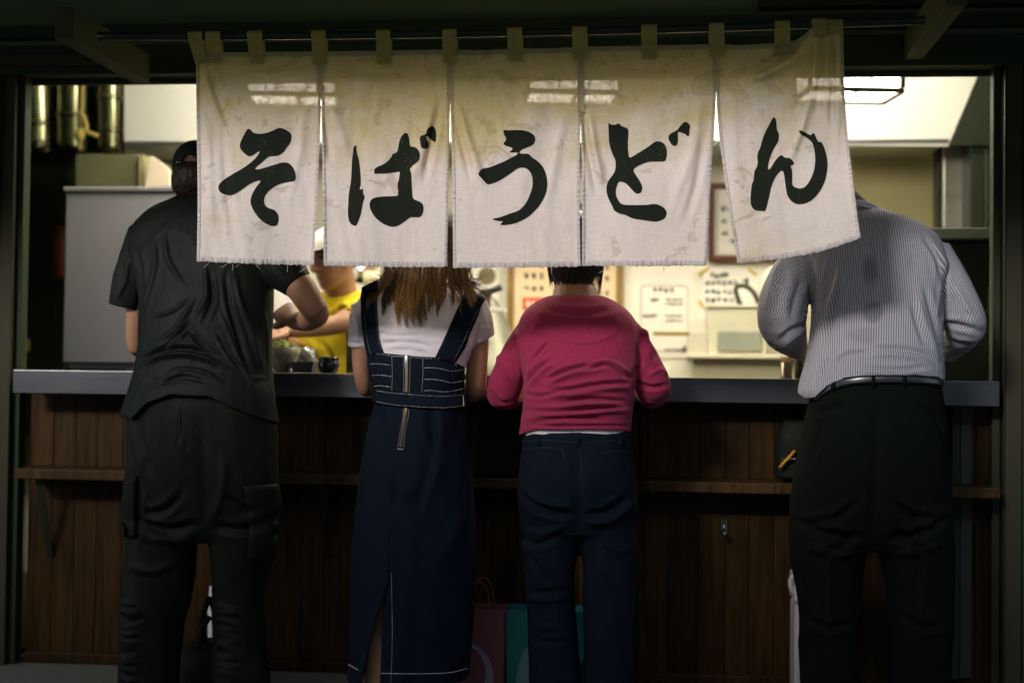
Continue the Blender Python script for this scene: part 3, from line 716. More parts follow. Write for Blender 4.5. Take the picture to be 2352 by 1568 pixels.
for (ax, ay, bx_, by, cx, cy, dx, dy) in TABS:
    rows = []
    zc = P((ax + bx_) / 2, (ay + by) / 2, Y_POLE)[2] - PR - 0.002
    for s in np.linspace(0, 1, 5):
        tp, bt = P(ax + (bx_ - ax) * s, ay + (by - ay) * s, Y_POLE), P(cx + (dx - cx) * s, cy + (dy - cy) * s, Y_NOREN - 0.008)
        path = []
        for t in np.linspace(0, 1, 14): path.append(bt + (np.array([tp[0], Y_POLE - PR - 0.002, zc]) - bt) * t + np.array([0, 0.0015 * math.sin(t * 7 + s), 0]))
        for a in np.linspace(0.3, math.pi - 0.3, 7): path.append(np.array([tp[0], Y_POLE - (PR + 0.0022) * math.cos(a), zc + (PR + 0.0022) * math.sin(a)]))
        bb = bt.copy(); bb[1] = Y_NOREN + 0.014
        for t in np.linspace(0, 1, 8): path.append(np.array([tp[0], Y_POLE + PR + 0.002, zc]) * (1 - t) + bb * t)
        rows.append(path)
    pos = np.array(rows).transpose(1, 0, 2)
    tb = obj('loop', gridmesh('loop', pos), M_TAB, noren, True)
    st = []
    sq = lambda s, t: P(*( np.array([cx, cy]) * (1 - s) * (1) + np.array([dx, dy]) * s + np.array([0, -26 * t])), Y_NOREN - 0.0105)
    for a, b in (((.08, .06), (.92, .06)), ((.08, .94), (.92, .94)), ((.08, .06), (.92, .94)), ((.92, .06), (.08, .94))):
        st.append(tubevf(np.array([sq(*a), (sq(*a) + sq(*b)) / 2, sq(*b)]), 0.0006, 4))
    v, f = join(st)
    obj('stitching', mesh('stitching', v, f), M_HEM, tb)
cx_ = np.array([P(t[0], 0, Y_POLE)[0] for t in TABS]); xs = np.linspace(pole_a[0], pole_b[0], 60)
zz = np.polyval(np.polyfit(cx_, [P((t[0] + t[2]) / 2, (t[1] + t[3]) / 2, Y_POLE)[2] - PR - 0.002 for t in TABS], 2), xs)
pole = obj('curtain_pole', mesh('curtain_pole', *tubevf(np.stack([xs, np.full(60, Y_POLE), zz], 1), PR, 14)), mat('pole_black', (0.03, 0.036, 0.022), 0.3, 0.3), None, True)
tag(pole, 'thin black pole threaded through the loops of the white curtain', 'pole')

# ------------------------------------------------------------------ kitchen: lamps
M_PANE = mat('lit_paper', (0.8, 0.75, 0.7), 0.9, emit=((1.0, 0.90, 0.78), 12.0))
M_LWOOD = mat('lantern_wood', (0.035, 0.025, 0.016), 0.5)
def lantern(cx, cy, label):
    c = P(cx, cy, 5.02); a = R(9); ex, ey = np.array([math.cos(a), math.sin(a), 0]), np.array([-math.sin(a), math.cos(a), 0])
    Wd, Dp, Hh, t = 0.325, 0.22, 0.21, 0.016
    o = c - ex * Wd                                              # front bottom left corner
    e = empty('box_lantern', tuple(o + ex * Wd / 2 + ey * Dp / 2), label, 'lantern', 'lit box lanterns hung over the counter')
    def bar(name, p, q, m=M_LWOOD, s=t):
        x0, x1, y0, y1, z0, z1 = *sorted((p[0], q[0])), *sorted((p[1], q[1])), *sorted((p[2], q[2]))
        v, f = boxvf(x0 - s / 2, x1 + s / 2, y0 - s / 2, y1 + s / 2, z0 - s / 2, z1 + s / 2)
        v = np.array([o + ex * k[0] + ey * k[1] + np.array([0, 0, k[2]]) for k in v])
        return obj(name, bevelled(mesh(name, v, f), 0.002, 1), m, e)
    for z in (0, Hh):
        for y in (0, Dp): bar('rail', (t / 2 + .001, y, z), (Wd - t / 2 - .001, y, z))
        for x in (0, Wd): bar('rail', (x, t / 2 + .001, z), (x, Dp - t / 2 - .001, z))
    for x in (0, Wd):
        for y in (0, Dp): bar('corner_post', (x, y, t + .001), (x, y, Hh - t - .001), s=t * 0.9)
    for y in (0, Dp):
        for x in (Wd * .34, Wd * .67): bar('muntin', (x, y, t), (x, y, Hh - t), s=0.007)
        bar('muntin', (t, y, Hh * .52), (Wd - t, y, Hh * .52), s=0.0065)
    def pane(pts):
        v = np.array([o + ex * k[0] + ey * k[1] + np.array([0, 0, k[2]]) for k in pts])
        obj('pane', mesh('pane', v, [(0, 1, 2, 3)]), M_PANE, e)
    i = 0.008
    pane([(i, i, 0), (Wd - i, i, 0), (Wd - i, i, Hh), (i, i, Hh)]); pane([(i, Dp - i, 0), (i, Dp - i, Hh), (Wd - i, Dp - i, Hh), (Wd - i, Dp - i, 0)])
    pane([(i, i, 0), (i, i, Hh), (i, Dp - i, Hh), (i, Dp - i, 0)]); pane([(Wd - i, i, 0), (Wd - i, Dp - i, 0), (Wd - i, Dp - i, Hh), (Wd - i, i, Hh)])
    pane([(i, i, i * 3), (i, Dp - i, i * 3), (Wd - i, Dp - i, i * 3), (Wd - i, i, i * 3)])
    bar('muntin', (Wd * .55, t, 0.004), (Wd * .55, Dp - t, 0.004), mat('lantern_rib', (0.5, 0.30, 0.16), 0.6), 0.012)
    top = o + ex * Wd / 2 + ey * Dp / 2
    obj('hanger', mesh('hanger', *tubevf(np.array([top + [0, 0, Hh], top + [0, 0, 0.38], [top[0], top[1], 2.6]]), 0.006, 8)), M_LWOOD, e)
    return e
lantern(2073, 208, 'lit box lantern with dark wooden frame seen beside the curtain edge')
lantern(1423, 213, 'lit box lantern glowing through the curtain above the third character')
lantern(773, 218, 'lit box lantern glowing through the curtain above the first character')
tube = empty('added_kitchen_light', (-0.4, 5.55, 2.5), 'long unseen ceiling tube light added to brighten the kitchen', 'ceiling light')  # added lamp, out of view, that brightens the hood and back wall
box('housing', -1.9, 1.1, 5.46, 5.64, 2.555, 2.598, mat('white_enamel', (0.8, 0.8, 0.78), 0.4), tube, 0.004)
for yy in (5.50, 5.60):
    obj('lamp_tube', mesh('lamp_tube', *tubevf(np.array([[-1.85, yy, 2.53], [-0.4, yy, 2.53], [1.05, yy, 2.53]]), 0.016, 12)), mat('lit_tube', (1, 1, 1), 0.5, emit=((1.0, 0.94, 0.74), 25.0)), tube, True)

# ------------------------------------------------------------------ kitchen: hood, cabinets, ducts
Y_HOOD = 6.10
hood = empty('extractor_hood', tuple(P(1200, 360, 6.3)), 'wide pale extractor hood along the kitchen wall', 'extractor hood')
M_HOOD = mat('grey_hood_enamel', (0.60, 0.60, 0.58), 0.45, noise=(1.5, (0.54, 0.54, 0.51), 0.3, (1, 1, 1)))
prism('front_panel', [(286, 120), (285, 324), (2178, 336), (2268, 120)], Y_HOOD, Y_HOOD + 0.02, M_HOOD, hood)
zb = Z(1200, 330, Y_HOOD)
box('underside', X(285, 324, Y_HOOD) + 0.002, X(2178, 336, Y_HOOD) - 0.002, Y_HOOD + 0.022, Y_WALL - 0.002, zb + 0.003, zb + 0.02, mat('hood_underside', (0.45, 0.43, 0.33), 0.4, 0.5), hood, 0)
box('lip', X(285, 324, Y_HOOD), X(2178, 336, Y_HOOD), Y_HOOD - 0.012, Y_HOOD - 0.001, zb - 0.004, zb + 0.008, M_STEEL, hood, 0.001)
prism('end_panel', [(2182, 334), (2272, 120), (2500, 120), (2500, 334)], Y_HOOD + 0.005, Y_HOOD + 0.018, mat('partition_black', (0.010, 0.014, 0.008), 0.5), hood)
# steel back panel and ducts at the left
bp_ = empty('steel_splashback', tuple(P(160, 850, 6.4)), 'dark steel sheet behind the pipes at the left kitchen wall', 'splashback')
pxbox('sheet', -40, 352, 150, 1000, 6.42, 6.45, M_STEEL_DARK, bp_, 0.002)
pxbox('sheet', -40, 100, 284, 351, 6.46, 6.49, mat('mottled_dark_steel', (0.03, 0.035, 0.022), 0.25, 0.7, noise=(4, (0.10, 0.10, 0.05), 0.2, (3, 1, 0.6))), bp_, 0.002)  # dark sheets fill the left end, this one mottled with olive
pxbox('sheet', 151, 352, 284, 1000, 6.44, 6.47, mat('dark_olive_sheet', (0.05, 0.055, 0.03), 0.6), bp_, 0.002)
cabz = empty('olive_cabinet', tuple(P(240, 430, 6.0)), 'low olive steel cabinet behind the pale refrigerator', 'cabinet')
pxbox('body', 172, 354, 316, 470, 5.92, 6.3, mat('olive_steel', (0.13, 0.135, 0.075), 0.55, 0.2, noise=(4, (0.16, 0.16, 0.09), 0.2, (1, 1, 1))), cabz, 0.006)
pxbox('corner_trim', 317, 356, 330, 470, 5.90, 6.3, mat('pale_trim', (0.36, 0.33, 0.17), 0.5), cabz, 0.004)
def duct(px, r, y0, y1, Y, label, flanges, m=mat('tarnished_duct', (0.26, 0.25, 0.16), 0.2, 1.0, noise=(9, (0.12, 0.12, 0.07), 0.2, (1, 1, 0.4)))):
    t, b = P(px, y0, Y), P(px, y1, Y)
    e = empty('exhaust_duct', tuple(b), label, 'duct')
    rr = r * Y / F
    obj('pipe', mesh('pipe', *tubevf(smoothpts([b, b * .6 + t * .4, t], 12), rr, 28)), m, e, True)
    for fy in flanges:
        c = P(px, fy, Y)
        lathe('flange', [(rr * .9, -.012), (rr * 1.13, -.010), (rr * 1.13, .010), (rr * .9, .012)], c, m, e)
    return e
duct(82, 40, 110, 352, 6.20, 'wide shiny steel duct nearest the left door post', (286, 330))
duct(165, 36, 110, 352, 6.25, 'shiny steel duct standing between its two fellows', (268,))
duct(252, 26, 110, 352, 6.15, 'narrow shiny duct beside the pale hood', (226, 300))
rp = empty('rope_hank', tuple(P(190, 345, 6.0)), 'yellow rope hank knotted and hung in front of the ducts', 'rope')
M_ROPE = mat('yellow_rope', (0.30, 0.24, 0.06), 0.8)
obj('strand', mesh('strand', *tubevf(smoothpts([P(x, y, 6.02) for x, y in ((190, 180), (188, 250), (182, 262), (186, 300), (184, 345))], 24), 0.008, 7)), M_ROPE, rp, True)
obj('strand', mesh('strand', *tubevf(smoothpts([P(x, y, 6.0) for x, y in ((187, 262), (198, 285), (194, 305), (182, 312), (180, 300), (190, 298), (205, 306), (224, 312))], 30), 0.010, 7)), M_ROPE, rp, True)
obj('toggle', mesh('toggle', *ballvf(P(183, 310, 5.99), (0.022, 0.02, 0.026))), M_ROPE, rp, True)
lid = empty('chopping_board', tuple(P(362, 432, 5.95)), 'cream plastic board leaning upright behind the refrigerator', 'chopping board')
prism('board', [(330, 434), (340, 362), (348, 358), (384, 384), (390, 392), (391, 434)], 5.86, 5.885, mat('cream_plastic', (0.72, 0.62, 0.48), 0.5), lid, 0.006)
fr = empty('refrigerator', tuple(P(380, 860, 5.5)) [:2] + (0.02,), 'pale grey refrigerator cabinet with a white top lip behind the counter', 'refrigerator')
M_FRIDGE = mat('grey_lilac_steel', (0.78, 0.76, 0.86), 0.5, 0.05, noise=(2, (0.68, 0.67, 0.75), 0.3, (1, 1, 1)))
a = P(158, 446, 5.30); b = P(600, 838, 5.30)
box('cabinet', a[0] + .01, b[0], 5.305, 5.88, b[2] - 0.02, a[2], M_FRIDGE, fr, 0.004)
box('door', a[0], b[0], 5.27, 5.302, b[2], a[2] + .002, M_FRIDGE, fr, 0.006, 3)
box('top', a[0] - .008, b[0] + .004, 5.26, 5.89, a[2] + 0.004, a[2] + 0.024, mat('pale_top', (0.55, 0.53, 0.58), 0.45), fr, 0.006, 3)
box('plinth', a[0] + .03, b[0] - .02, 5.34, 5.86, 0.021, b[2] - 0.022, M_BLACK, fr, 0)
ch = empty('cling_film_sheet', tuple(P(330, 428, 5.5)), 'white plastic sheet with spring onions lying on the refrigerator', 'plastic sheet')
zf = a[2] + 0.0245
prof = []
for i in range(14):
    t = i / 13; xx = a[0] + .22 + t * 0.5
    prof.append([(xx, 5.36 + .35 * s, zf + 0.001 + 0.014 * math.sin(min(t * 5, 1) * math.pi / 2) * (0.7 + .3 * math.sin(6 * s + 4 * t))) for s in np.linspace(0, 1, 8)])
obj('sheet', gridmesh('sheet', np.array(prof)), mat('white_film', (0.75, 0.72, 0.74), 0.3), ch, True)
for i in range(7):
    x0_ = a[0] + .28 + .02 * i
    obj('spring_onion', mesh('spring_onion', *tubevf(smoothpts([(x0_, 5.5 + .02 * i, zf + .018), (x0_ + .09, 5.52 + .02 * i, zf + .03), (x0_ + .17, 5.53 + .018 * i, zf + .024)], 8), 0.005, 6)), mat('spring_green', (0.20, 0.36, 0.05), 0.5), ch, True)

# right side of the kitchen
sp = empty('steel_pillar', (X(2196, 500, 6.3), 6.4, 0), 'bright vertical steel pillar panel beside the khaki wall', 'pillar')
pxbox('panel', 2166, 300, 2228, 900, 6.32, 6.42, mat('pillar_steel', (0.5, 0.48, 0.44), 0.32, 0.8, noise=(2.5, (0.30, 0.30, 0.28), 0.15, (1, 1, 2))), sp, 0.006)
pxbox('dark_trim', 2152, 300, 2165, 900, 6.35, 6.45, M_STEEL_DARK, sp, 0.002)
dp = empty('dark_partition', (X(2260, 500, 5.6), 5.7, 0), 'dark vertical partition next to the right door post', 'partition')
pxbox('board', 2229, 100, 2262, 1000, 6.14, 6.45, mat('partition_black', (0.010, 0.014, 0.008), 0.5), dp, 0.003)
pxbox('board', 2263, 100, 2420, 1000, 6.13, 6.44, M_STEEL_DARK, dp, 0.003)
sh = empty('steel_shelf', tuple(P(2200, 548, 5.3)), 'grey steel shelf over the dark recess at the right of the counter', 'shelf')
a2, b2 = P(2105, 523, 5.16), P(2289, 548, 5.16)
box('shelf_board', a2[0], b2[0], 5.16, 5.55, b2[2], a2[2], mat('shelf_steel', (0.30, 0.32, 0.29), 0.4, 0.6, noise=(5, (0.22, 0.25, 0.22), 0.3, (1, 1, 1))), sh, 0.003)
rc = empty('recess_shade_box', (X(2220, 700, 5.3), 5.4, 0), 'dark box painting in the shaded recess under the steel shelf by the right door post', 'dark recess')  # dark box put in for the shade of the recess below the shelf
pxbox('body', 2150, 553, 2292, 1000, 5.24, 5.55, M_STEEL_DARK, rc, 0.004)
pxbox('door', 2154, 558, 2288, 990, 5.228, 5.238, mat('recess_shade_black', (0.020, 0.026, 0.017), 0.4), rc, 0.003)
box('handle', X(2272, 690, 5.2), X(2276, 690, 5.2), 5.212, 5.227, Z(2274, 720, 5.2), Z(2274, 660, 5.2), M_STEEL, rc, 0.002)

# ------------------------------------------------------------------ kitchen: things on the back wall
YB = Y_WALL - 0.004
def flat(name, px0, py0, px1, py1, Yf, m, parent, th=0.003, bev=0.0):
    return pxbox(name, px0, py0, px1, py1, Yf - th, Yf, m, parent, bev)
def marks(parent, cells, Yf, m=None, name='printed_marks'):
    """rows of small printed signs too blurred in the photograph to read: each is a cluster of strokes"""
    parts = []
    for (cx, cy, wx, hy) in cells:
        for s in range(5):
            if random.random() < .5: x0, x1, y0, y1 = cx - wx / 2, cx + wx / 2, cy + hy * (random.random() - .5), 0; y1 = y0 + hy * .2
            else: y0, y1, x0 = cy - hy / 2, cy + hy / 2, cx + wx * (random.random() - .5) * .8; x1 = x0 + wx * .22
            aa, bb = P(x0, y1, Yf), P(x1, y0, Yf)
            k = 0.0003 * s
            parts.append(([(aa[0], Yf - k, aa[2]), (bb[0], Yf - k, aa[2]), (bb[0], Yf - k, bb[2]), (aa[0], Yf - k, bb[2])], [(0, 1, 2, 3)]))
    v, f = join(parts)
    return tag(obj(name, mesh(name, v, f), m or M_INKSMALL, parent), kind='stuff')
mb = empty('menu_board', tuple(P(1298, 830, YB)), 'cream menu board in a brown wooden frame on the kitchen wall', 'menu board')
M_OCHRE = mat('ochre_frame', (0.22, 0.13, 0.03), 0.5)
flat('board', 1180, 480, 1416, 840, YB - .004, mat('cream_board', (0.74, 0.56, 0.36), 0.6), mb, 0.01)
flat('frame', 1165, 465, 1179, 850, YB - .002, M_OCHRE, mb, 0.03, 0.003); flat('frame', 1417, 465, 1431, 850, YB - .002, M_OCHRE, mb, 0.03, 0.003)
flat('frame', 1180, 465, 1416, 479, YB - .002, M_OCHRE, mb, 0.03, 0.003); flat('frame', 1180, 841, 1416, 850, YB - .002, M_OCHRE, mb, 0.03, 0.003)
cells = [(c, r, 10, 12) for r in (505, 537, 569, 605, 633, 663) for c in (1208, 1226, 1244)] + [(c, r, 9, 12) for r in (575, 612, 640, 672, 705, 737) for c in (1376, 1394)] + [(1296, 663, 8, 9)] + [(c, r, 10, 12) for r in (745, 778) for c in (1208, 1226, 1244)]
marks(mb, cells, YB - .0155)
flat('red_label', 1200, 683, 1275, 712, YB - .0145, mat('red_print', (0.62, 0.09, 0.03), 0.6), mb, 0.002)
marks(mb, [(1212 + 13 * i, 698, 9, 14) for i in range(5)], YB - .018, M_PAPER, 'label_print')
po = empty('round_mark_poster', tuple(P(1112, 690, YB)), 'white poster with a round brown mark pinned left of the menu board', 'poster')
flat('sheet', 1088, 606, 1140, 700, YB, M_PAPER, po)
c = P(1118, 634, YB - .005); aa = np.linspace(0, 2 * np.pi, 28, endpoint=False); rr = 21 * YB / F
obj('round_mark', mesh('round_mark', [(c[0] + rr * math.cos(t), c[1], c[2] + rr * math.sin(t)) for t in aa], [tuple(range(28))]), mat('brown_mark', (0.16, 0.13, 0.07), 0.7), po)
flat('edge_strip', 1147, 600, 1156, 730, YB, mat('grey_strip', (0.5, 0.49, 0.42), 0.6), po, 0.006)
pr = empty('rounded_notice', tuple(P(1525, 806, YB)), 'printed notice with rounded border and columns of small text on the cream wall', 'notice')
flat('sheet', 1452, 622, 1592, 822, YB, mat('notice_paper', (0.80, 0.74, 0.66), 0.7), pr, 0.003)
# rounded border line
bx0, by0, bx1, by1, rc_ = 1472, 656, 1580, 806, 10
pts = []
for (cx, cy, a0) in ((bx1 - rc_, by0 + rc_, -90), (bx1 - rc_, by1 - rc_, 0), (bx0 + rc_, by1 - rc_, 90), (bx0 + rc_, by0 + rc_, 180)):
    for t in range(0, 91, 15): pts.append((cx + rc_ * math.cos(R(a0 + t)), cy + rc_ * math.sin(R(a0 + t))))
pts = np.array(pts + pts[:1])
obj('border', mesh('border', *tubevf(P(pts[:, 0], pts[:, 1], YB - .005), 0.002, 6)), mat('border_grey', (0.30, 0.28, 0.18), 0.7), pr)
marks(pr, [(1505 + 12.5 * i, 665, 8, 9) for i in range(4)] + [(1500, 688, 10, 7), (1508, 688, 8, 7)] + [(1532 + 8 * i, r, 6, 5) for r in (688, 698) for i in range(5)]
      + [(1480 + 8 * i, 725, 7, 6) for i in range(4)] + [(1532 + 8 * i, r, 6, 5) for r in (725, 736) for i in range(5)] + [(1530 + 7 * i, 803, 6, 5) for i in range(5)] + [(1570, 801, 14, 16)], YB - .0048)
flat('brown_streak', 1500, 762, 1584, 770, YB - .005, mat('mustard_print', (0.30, 0.22, 0.04), 0.7), pr, 0.001)
hn = empty('handwritten_notice', tuple(P(1680, 730, YB)), 'handwritten paper notice held by four strips of yellow tape', 'notice')
flat('sheet', 1614, 618, 1752, 736, YB, M_PAPER, hn, 0.002)
marks(hn, [(1636 + 11 * i, 631, 10, 12) for i in range(4)] + [(1624 + 13 * i, 649, 10, 10) for i in range(6)] + [(1712, 647, 14, 16)] + [(1624 + 13 * i, 669, 10, 9) for i in range(6)] + [(1624 + 14 * i, 688, 10, 10) for i in range(6)] + [(1624 + 14 * i, 706, 10, 8) for i in range(4)], YB - .0035)
M_TAPE = mat('yellow_tape', (0.50, 0.38, 0.06), 0.5)
for (x0, y0, x1, y1) in ((1604, 630, 1628, 616), (1718, 616, 1738, 632), (1606, 690, 1617, 708), (1738, 694, 1752, 684)):
    d = np.array([x1 - x0, y1 - y0], float); n = np.array([-d[1], d[0]]) / np.linalg.norm(d) * 3.2
    q = [np.array([x0, y0]) + n, np.array([x1, y1]) + n, np.array([x1, y1]) - n, np.array([x0, y0]) - n]
    prism('tape', [tuple(k) for k in q], YB - .007, YB - .0055, M_TAPE, hn)
fm = empty('framed_sign', tuple(P(1720, 600, YB)), 'dark red framed white menu sign glimpsed through the curtain slit', 'framed sign')
M_RED = mat('dark_red_frame', (0.10, 0.028, 0.012), 0.4)
flat('board', 1641, 434, 1785, 586, YB - .004, M_PAPER, fm, 0.01)
for r_ in ((1627, 420, 1640, 600), (1786, 420, 1799, 600), (1641, 420, 1785, 433), (1641, 587, 1785, 600)): flat('frame', *r_, YB - .002, M_RED, fm, 0.035, 0.004)
flat('inner_line', 1646, 438, 1649, 582, YB - .0145, mat('green_line', (0.30, 0.36, 0.24), 0.7), fm, 0.001)
marks(fm, [(1661, 478, 10, 11), (1674, 478, 6, 10), (1661, 508, 12, 10), (1664, 536, 14, 9), (1684, 555, 12, 12), (1678, 455, 6, 14)], YB - .0155)
# clear box on a shelf, jug, cabinet
cb = empty('steel_cabinet', (X(1720, 860, 6.3), 6.4, 0.02), 'low cream steel worktop cabinet below the notices', 'cabinet')
a3, b3 = P(1590, 812, 6.22), P(1965, 870, 6.22)
box('body', a3[0], b3[0], 6.25, Y_WALL - .002, .021, a3[2] - .022, mat('cream_steel', (0.55, 0.52, 0.36), 0.4, 0.3), cb, 0.004)
box('worktop', a3[0] - .02, b3[0], 6.21, Y_WALL - .002, a3[2] - .02, a3[2], mat('cream_top', (0.72, 0.68, 0.52), 0.4), cb, 0.005)
zw = a3[2]
pb = empty('clear_plastic_box', (X(1690, 800, 6.4), 6.36, zw), 'translucent plastic food box with grey contents and clip rim on the cabinet', 'plastic box')
M_CLEAR = mat('milky_plastic', (0.62, 0.60, 0.46), 0.35, noise=(6, (0.70, 0.66, 0.50), 0.3, (1, 1, 1)))
x0, x1 = X(1622, 740, 6.26), X(1766, 740, 6.26); zt = Z(1700, 700, 6.26)
def openbox(name, x0, x1, y0, y1, z0, z1, tap, th, m, parent):
    o_ = [(x0 + tap, y0 + tap, z0), (x1 - tap, y0 + tap, z0), (x1 - tap, y1 - tap, z0), (x0 + tap, y1 - tap, z0), (x0, y0, z1), (x1, y0, z1), (x1, y1, z1), (x0, y1, z1)]
    i_ = [(x0 + tap + th, y0 + tap + th, z0 + th), (x1 - tap - th, y0 + tap + th, z0 + th), (x1 - tap - th, y1 - tap - th, z0 + th), (x0 + tap + th, y1 - tap - th, z0 + th), (x0 + th, y0 + th, z1), (x1 - th, y0 + th, z1), (x1 - th, y1 - th, z1), (x0 + th, y1 - th, z1)]
    f = [(0, 3, 2, 1), (0, 1, 5, 4), (1, 2, 6, 5), (2, 3, 7, 6), (3, 0, 4, 7), (8, 9, 10, 11), (8, 12, 13, 9), (9, 13, 14, 10), (10, 14, 15, 11), (11, 15, 12, 8), (4, 5, 13, 12), (5, 6, 14, 13), (6, 7, 15, 14), (7, 4, 12, 15)]
    return obj(name, fixn(mesh(name, o_ + i_, f)), m, parent)
openbox('tub', x0, x1, 6.24, 6.5, zw + .002, zt, .012, .005, M_CLEAR, pb)
for yy in (6.232, 6.503): box('rim', x0 - .006, x1 + .006, yy, yy + .006, zt - .012, zt, M_CLEAR, pb, .002)
box('contents', x0 + .05, x1 - .03, 6.238, 6.245, zw + .015, zw + .10, mat('grey_contents', (0.24, 0.27, 0.22), 0.6, noise=(8, (0.32, 0.33, 0.26), 0.3, (1, 1, 1))), pb, .01, 3)
obj('label_dot', mesh('label_dot', *ballvf(P(1750, 718, 6.235), (.018, .004, .03))), mat('orange_red', (0.65, 0.13, 0.03), 0.5), pb, True)
obj('handle', mesh('handle', *tubevf(smoothpts([P(x, y, 6.36) for x, y in ((1702, 704), (1690, 665), (1706, 656), (1728, 668), (1746, 702))], 24), 0.011, 10)), mat('olive_black', (0.05, 0.052, 0.02), 0.5), pb, True)
jg = empty('water_jug', (X(1775, 800, 6.45), 6.4, zw), 'large white plastic water jug standing behind the striped shirt sleeve', 'jug')
cj = (X(1790, 700, 6.4), 6.42, zw + .001); hj = Z(1790, 606, 6.42) - zw
lathe('body', [(.0, 0), (.085, .002), (.092, .02), (.092, hj * .7), (.085, hj * .82), (.06, hj * .93), (.03, hj * .98), (.0, hj)], cj, mat('white_plastic', (0.74, 0.71, 0.58), 0.4), jg)
pot = empty('steel_funnel', (X(1140, 860, 5.9), 5.95, 0), 'dark grey steel cone lid standing between two customers', 'pot lid')
cz = P(1128, 850, 5.9); hz = Z(1110, 690, 5.9) - cz[2] + .25
lathe('cone', [(.0, 0), (.19, 0), (.19, .25), (.16, .30), (.05, hz), (.03, hz + .02), (0, hz + .02)], (cz[0] - .03, 5.95, cz[2] - .25), mat('dull_steel', (0.26, 0.26, 0.20), 0.45, 0.5), pot)
lathe('stand', [(.0, 0), (.16, 0), (.16, cz[2] - .253), (0, cz[2] - .253)], (cz[0] - .03, 5.95, 0.0), M_STEEL_DARK, pot)
tp = empty('black_tap', tuple(P(1120, 700, 5.75)), 'black angled tap handle above the grey cone', 'tap')
obj('lever', mesh('lever', *tubevf(np.array([P(1100, 672, 5.75), P(1128, 668, 5.75), P(1152, 659, 5.75)]), 0.014, 10)), M_BLACK, tp, True)
obj('stem', mesh('stem', *tubevf(smoothpts([P(1124, 668, 5.75), P(1118, 690, 5.78), P(1122, 720, 5.95)], 10), 0.016, 10)), mat('dark_red_brown', (0.07, 0.03, 0.02), 0.5), tp, True)
obj('plate', mesh('plate', *boxvf(X(1110, 712, 5.75), X(1162, 712, 5.75), 5.70, 5.80, Z(1130, 716, 5.75), Z(1130, 708, 5.75))), M_PAPER, tp)
gb = empty('steel_ladle_bowl', tuple(P(828, 640, 5.9)), 'round steel bowl hanging behind the cook', 'bowl')
obj('bowl', mesh('bowl', *ballvf(P(832, 628, 5.9), (.055, .05, .048))), M_CHROME, gb, True)
obj('hook', mesh('hook', *tubevf(np.array([P(832, 600, 5.9), P(834, 540, 5.9), P(834, 480, 5.9)]), .004, 6)), M_CHROME, gb, True)

# ------------------------------------------------------------------ people: shared pieces
M_SKIN = mat('skin', (0.30, 0.150, 0.085), 0.5, spec=0.3, noise=(18, (0.38, 0.205, 0.125), 0.3, (1, 1, 1)), bump=(90, 0.06, (1, 1, 1)))
M_SKIN.node_tree.nodes['Principled BSDF'].inputs['Subsurface Weight'].default_value = 0.12
M_SKIN.node_tree.nodes['Principled BSDF'].inputs['Subsurface Radius'].default_value = (0.01, 0.004, 0.002)
M_HAIR = mat('black_hair', (0.012, 0.010, 0.008), 0.4, spec=0.4, bump=(140, 0.5, (1, 1, 0.1)))
M_SHOE = mat('black_shoe', (0.012, 0.013, 0.011), 0.5)
def crop(x0, y0, pts): return [(x0 + a / 2.977, y0 + b / 2.977) for a, b in pts]
C4 = lambda *p: crop(0, 526.7, p)
C5 = lambda *p: crop(784, 526.7, p)
C6 = lambda *p: crop(1568, 526.7, p)
C7 = lambda *p: crop(0, 1041.2, p)
C8 = lambda *p: crop(784, 1041.2, p)
C9 = lambda *p: crop(1568, 1041.2, p)
WZ = lambda *p: [((1300 + a / 2.8) / 1.632653, (1000 + b / 2.8) / 1.632653) for a, b in p]

def head_parts(c, face, up=(0, 0, 1), s=1.0, grow=0.0, nose=True):
    """skull, jaw, ears and nose about the head centre c, looking along face"""
    f = np.asarray(face, float); f /= np.linalg.norm(f)
    u = np.asarray(up, float); u = u - f * (u @ f); u /= np.linalg.norm(u)
    r = np.cross(f, u)
    rows = [(-.118, .018, .020, .058), (-.108, .036, .036, .048), (-.085, .050, .058, .030), (-.055, .060, .074, .016), (-.020, .068, .086, .006), (.025, .075, .096, -.004), (.065, .070, .090, -.010), (.098, .048, .062, -.014), (.113, .018, .024, -.016), (.116, .006, .008, -.016)]
    q = smoothpts(rows, 26)
    rings = [(np.asarray(c) + u * t * s + f * o * s, r * max(a * s + grow, .004), f * max(b * s + grow, .004)) for t, a, b, o in q]
    parts = [ringloft(rings, 32, 2.1)]
    fr = np.stack([r, f, u], 1)
    if nose:
        parts.append(tubevf(smoothpts([np.asarray(c) + s * (u * .020 + f * .083), np.asarray(c) + s * (u * -.008 + f * .098), np.asarray(c) + s * (u * -.030 + f * .104), np.asarray(c) + s * (u * -.038 + f * .088)], 10), np.interp(np.linspace(0, 1, 10), [0, .6, .85, 1], [.007, .012, .014, .009]) * s, 12))
        for sx in (-1, 1):
            parts.append(ballvf(np.asarray(c) + s * (r * sx * .078 + u * -.012 + f * -.008), np.array([.010, .020, .033]) * s, fr, 14, 10))
            parts.append(ballvf(np.asarray(c) + s * (r * sx * .012 + u * -.036 + f * .092), np.array([.009, .010, .008]) * s, fr, 12, 8))
        parts.append(ballvf(np.asarray(c) + s * (u * -.064 + f * .084), np.array([.023, .009, .0065]) * s, fr, 14, 8))
        parts.append(ballvf(np.asarray(c) + s * (u * -.075 + f * .081), np.array([.020, .009, .007]) * s, fr, 14, 8))
    return parts, f, u, r
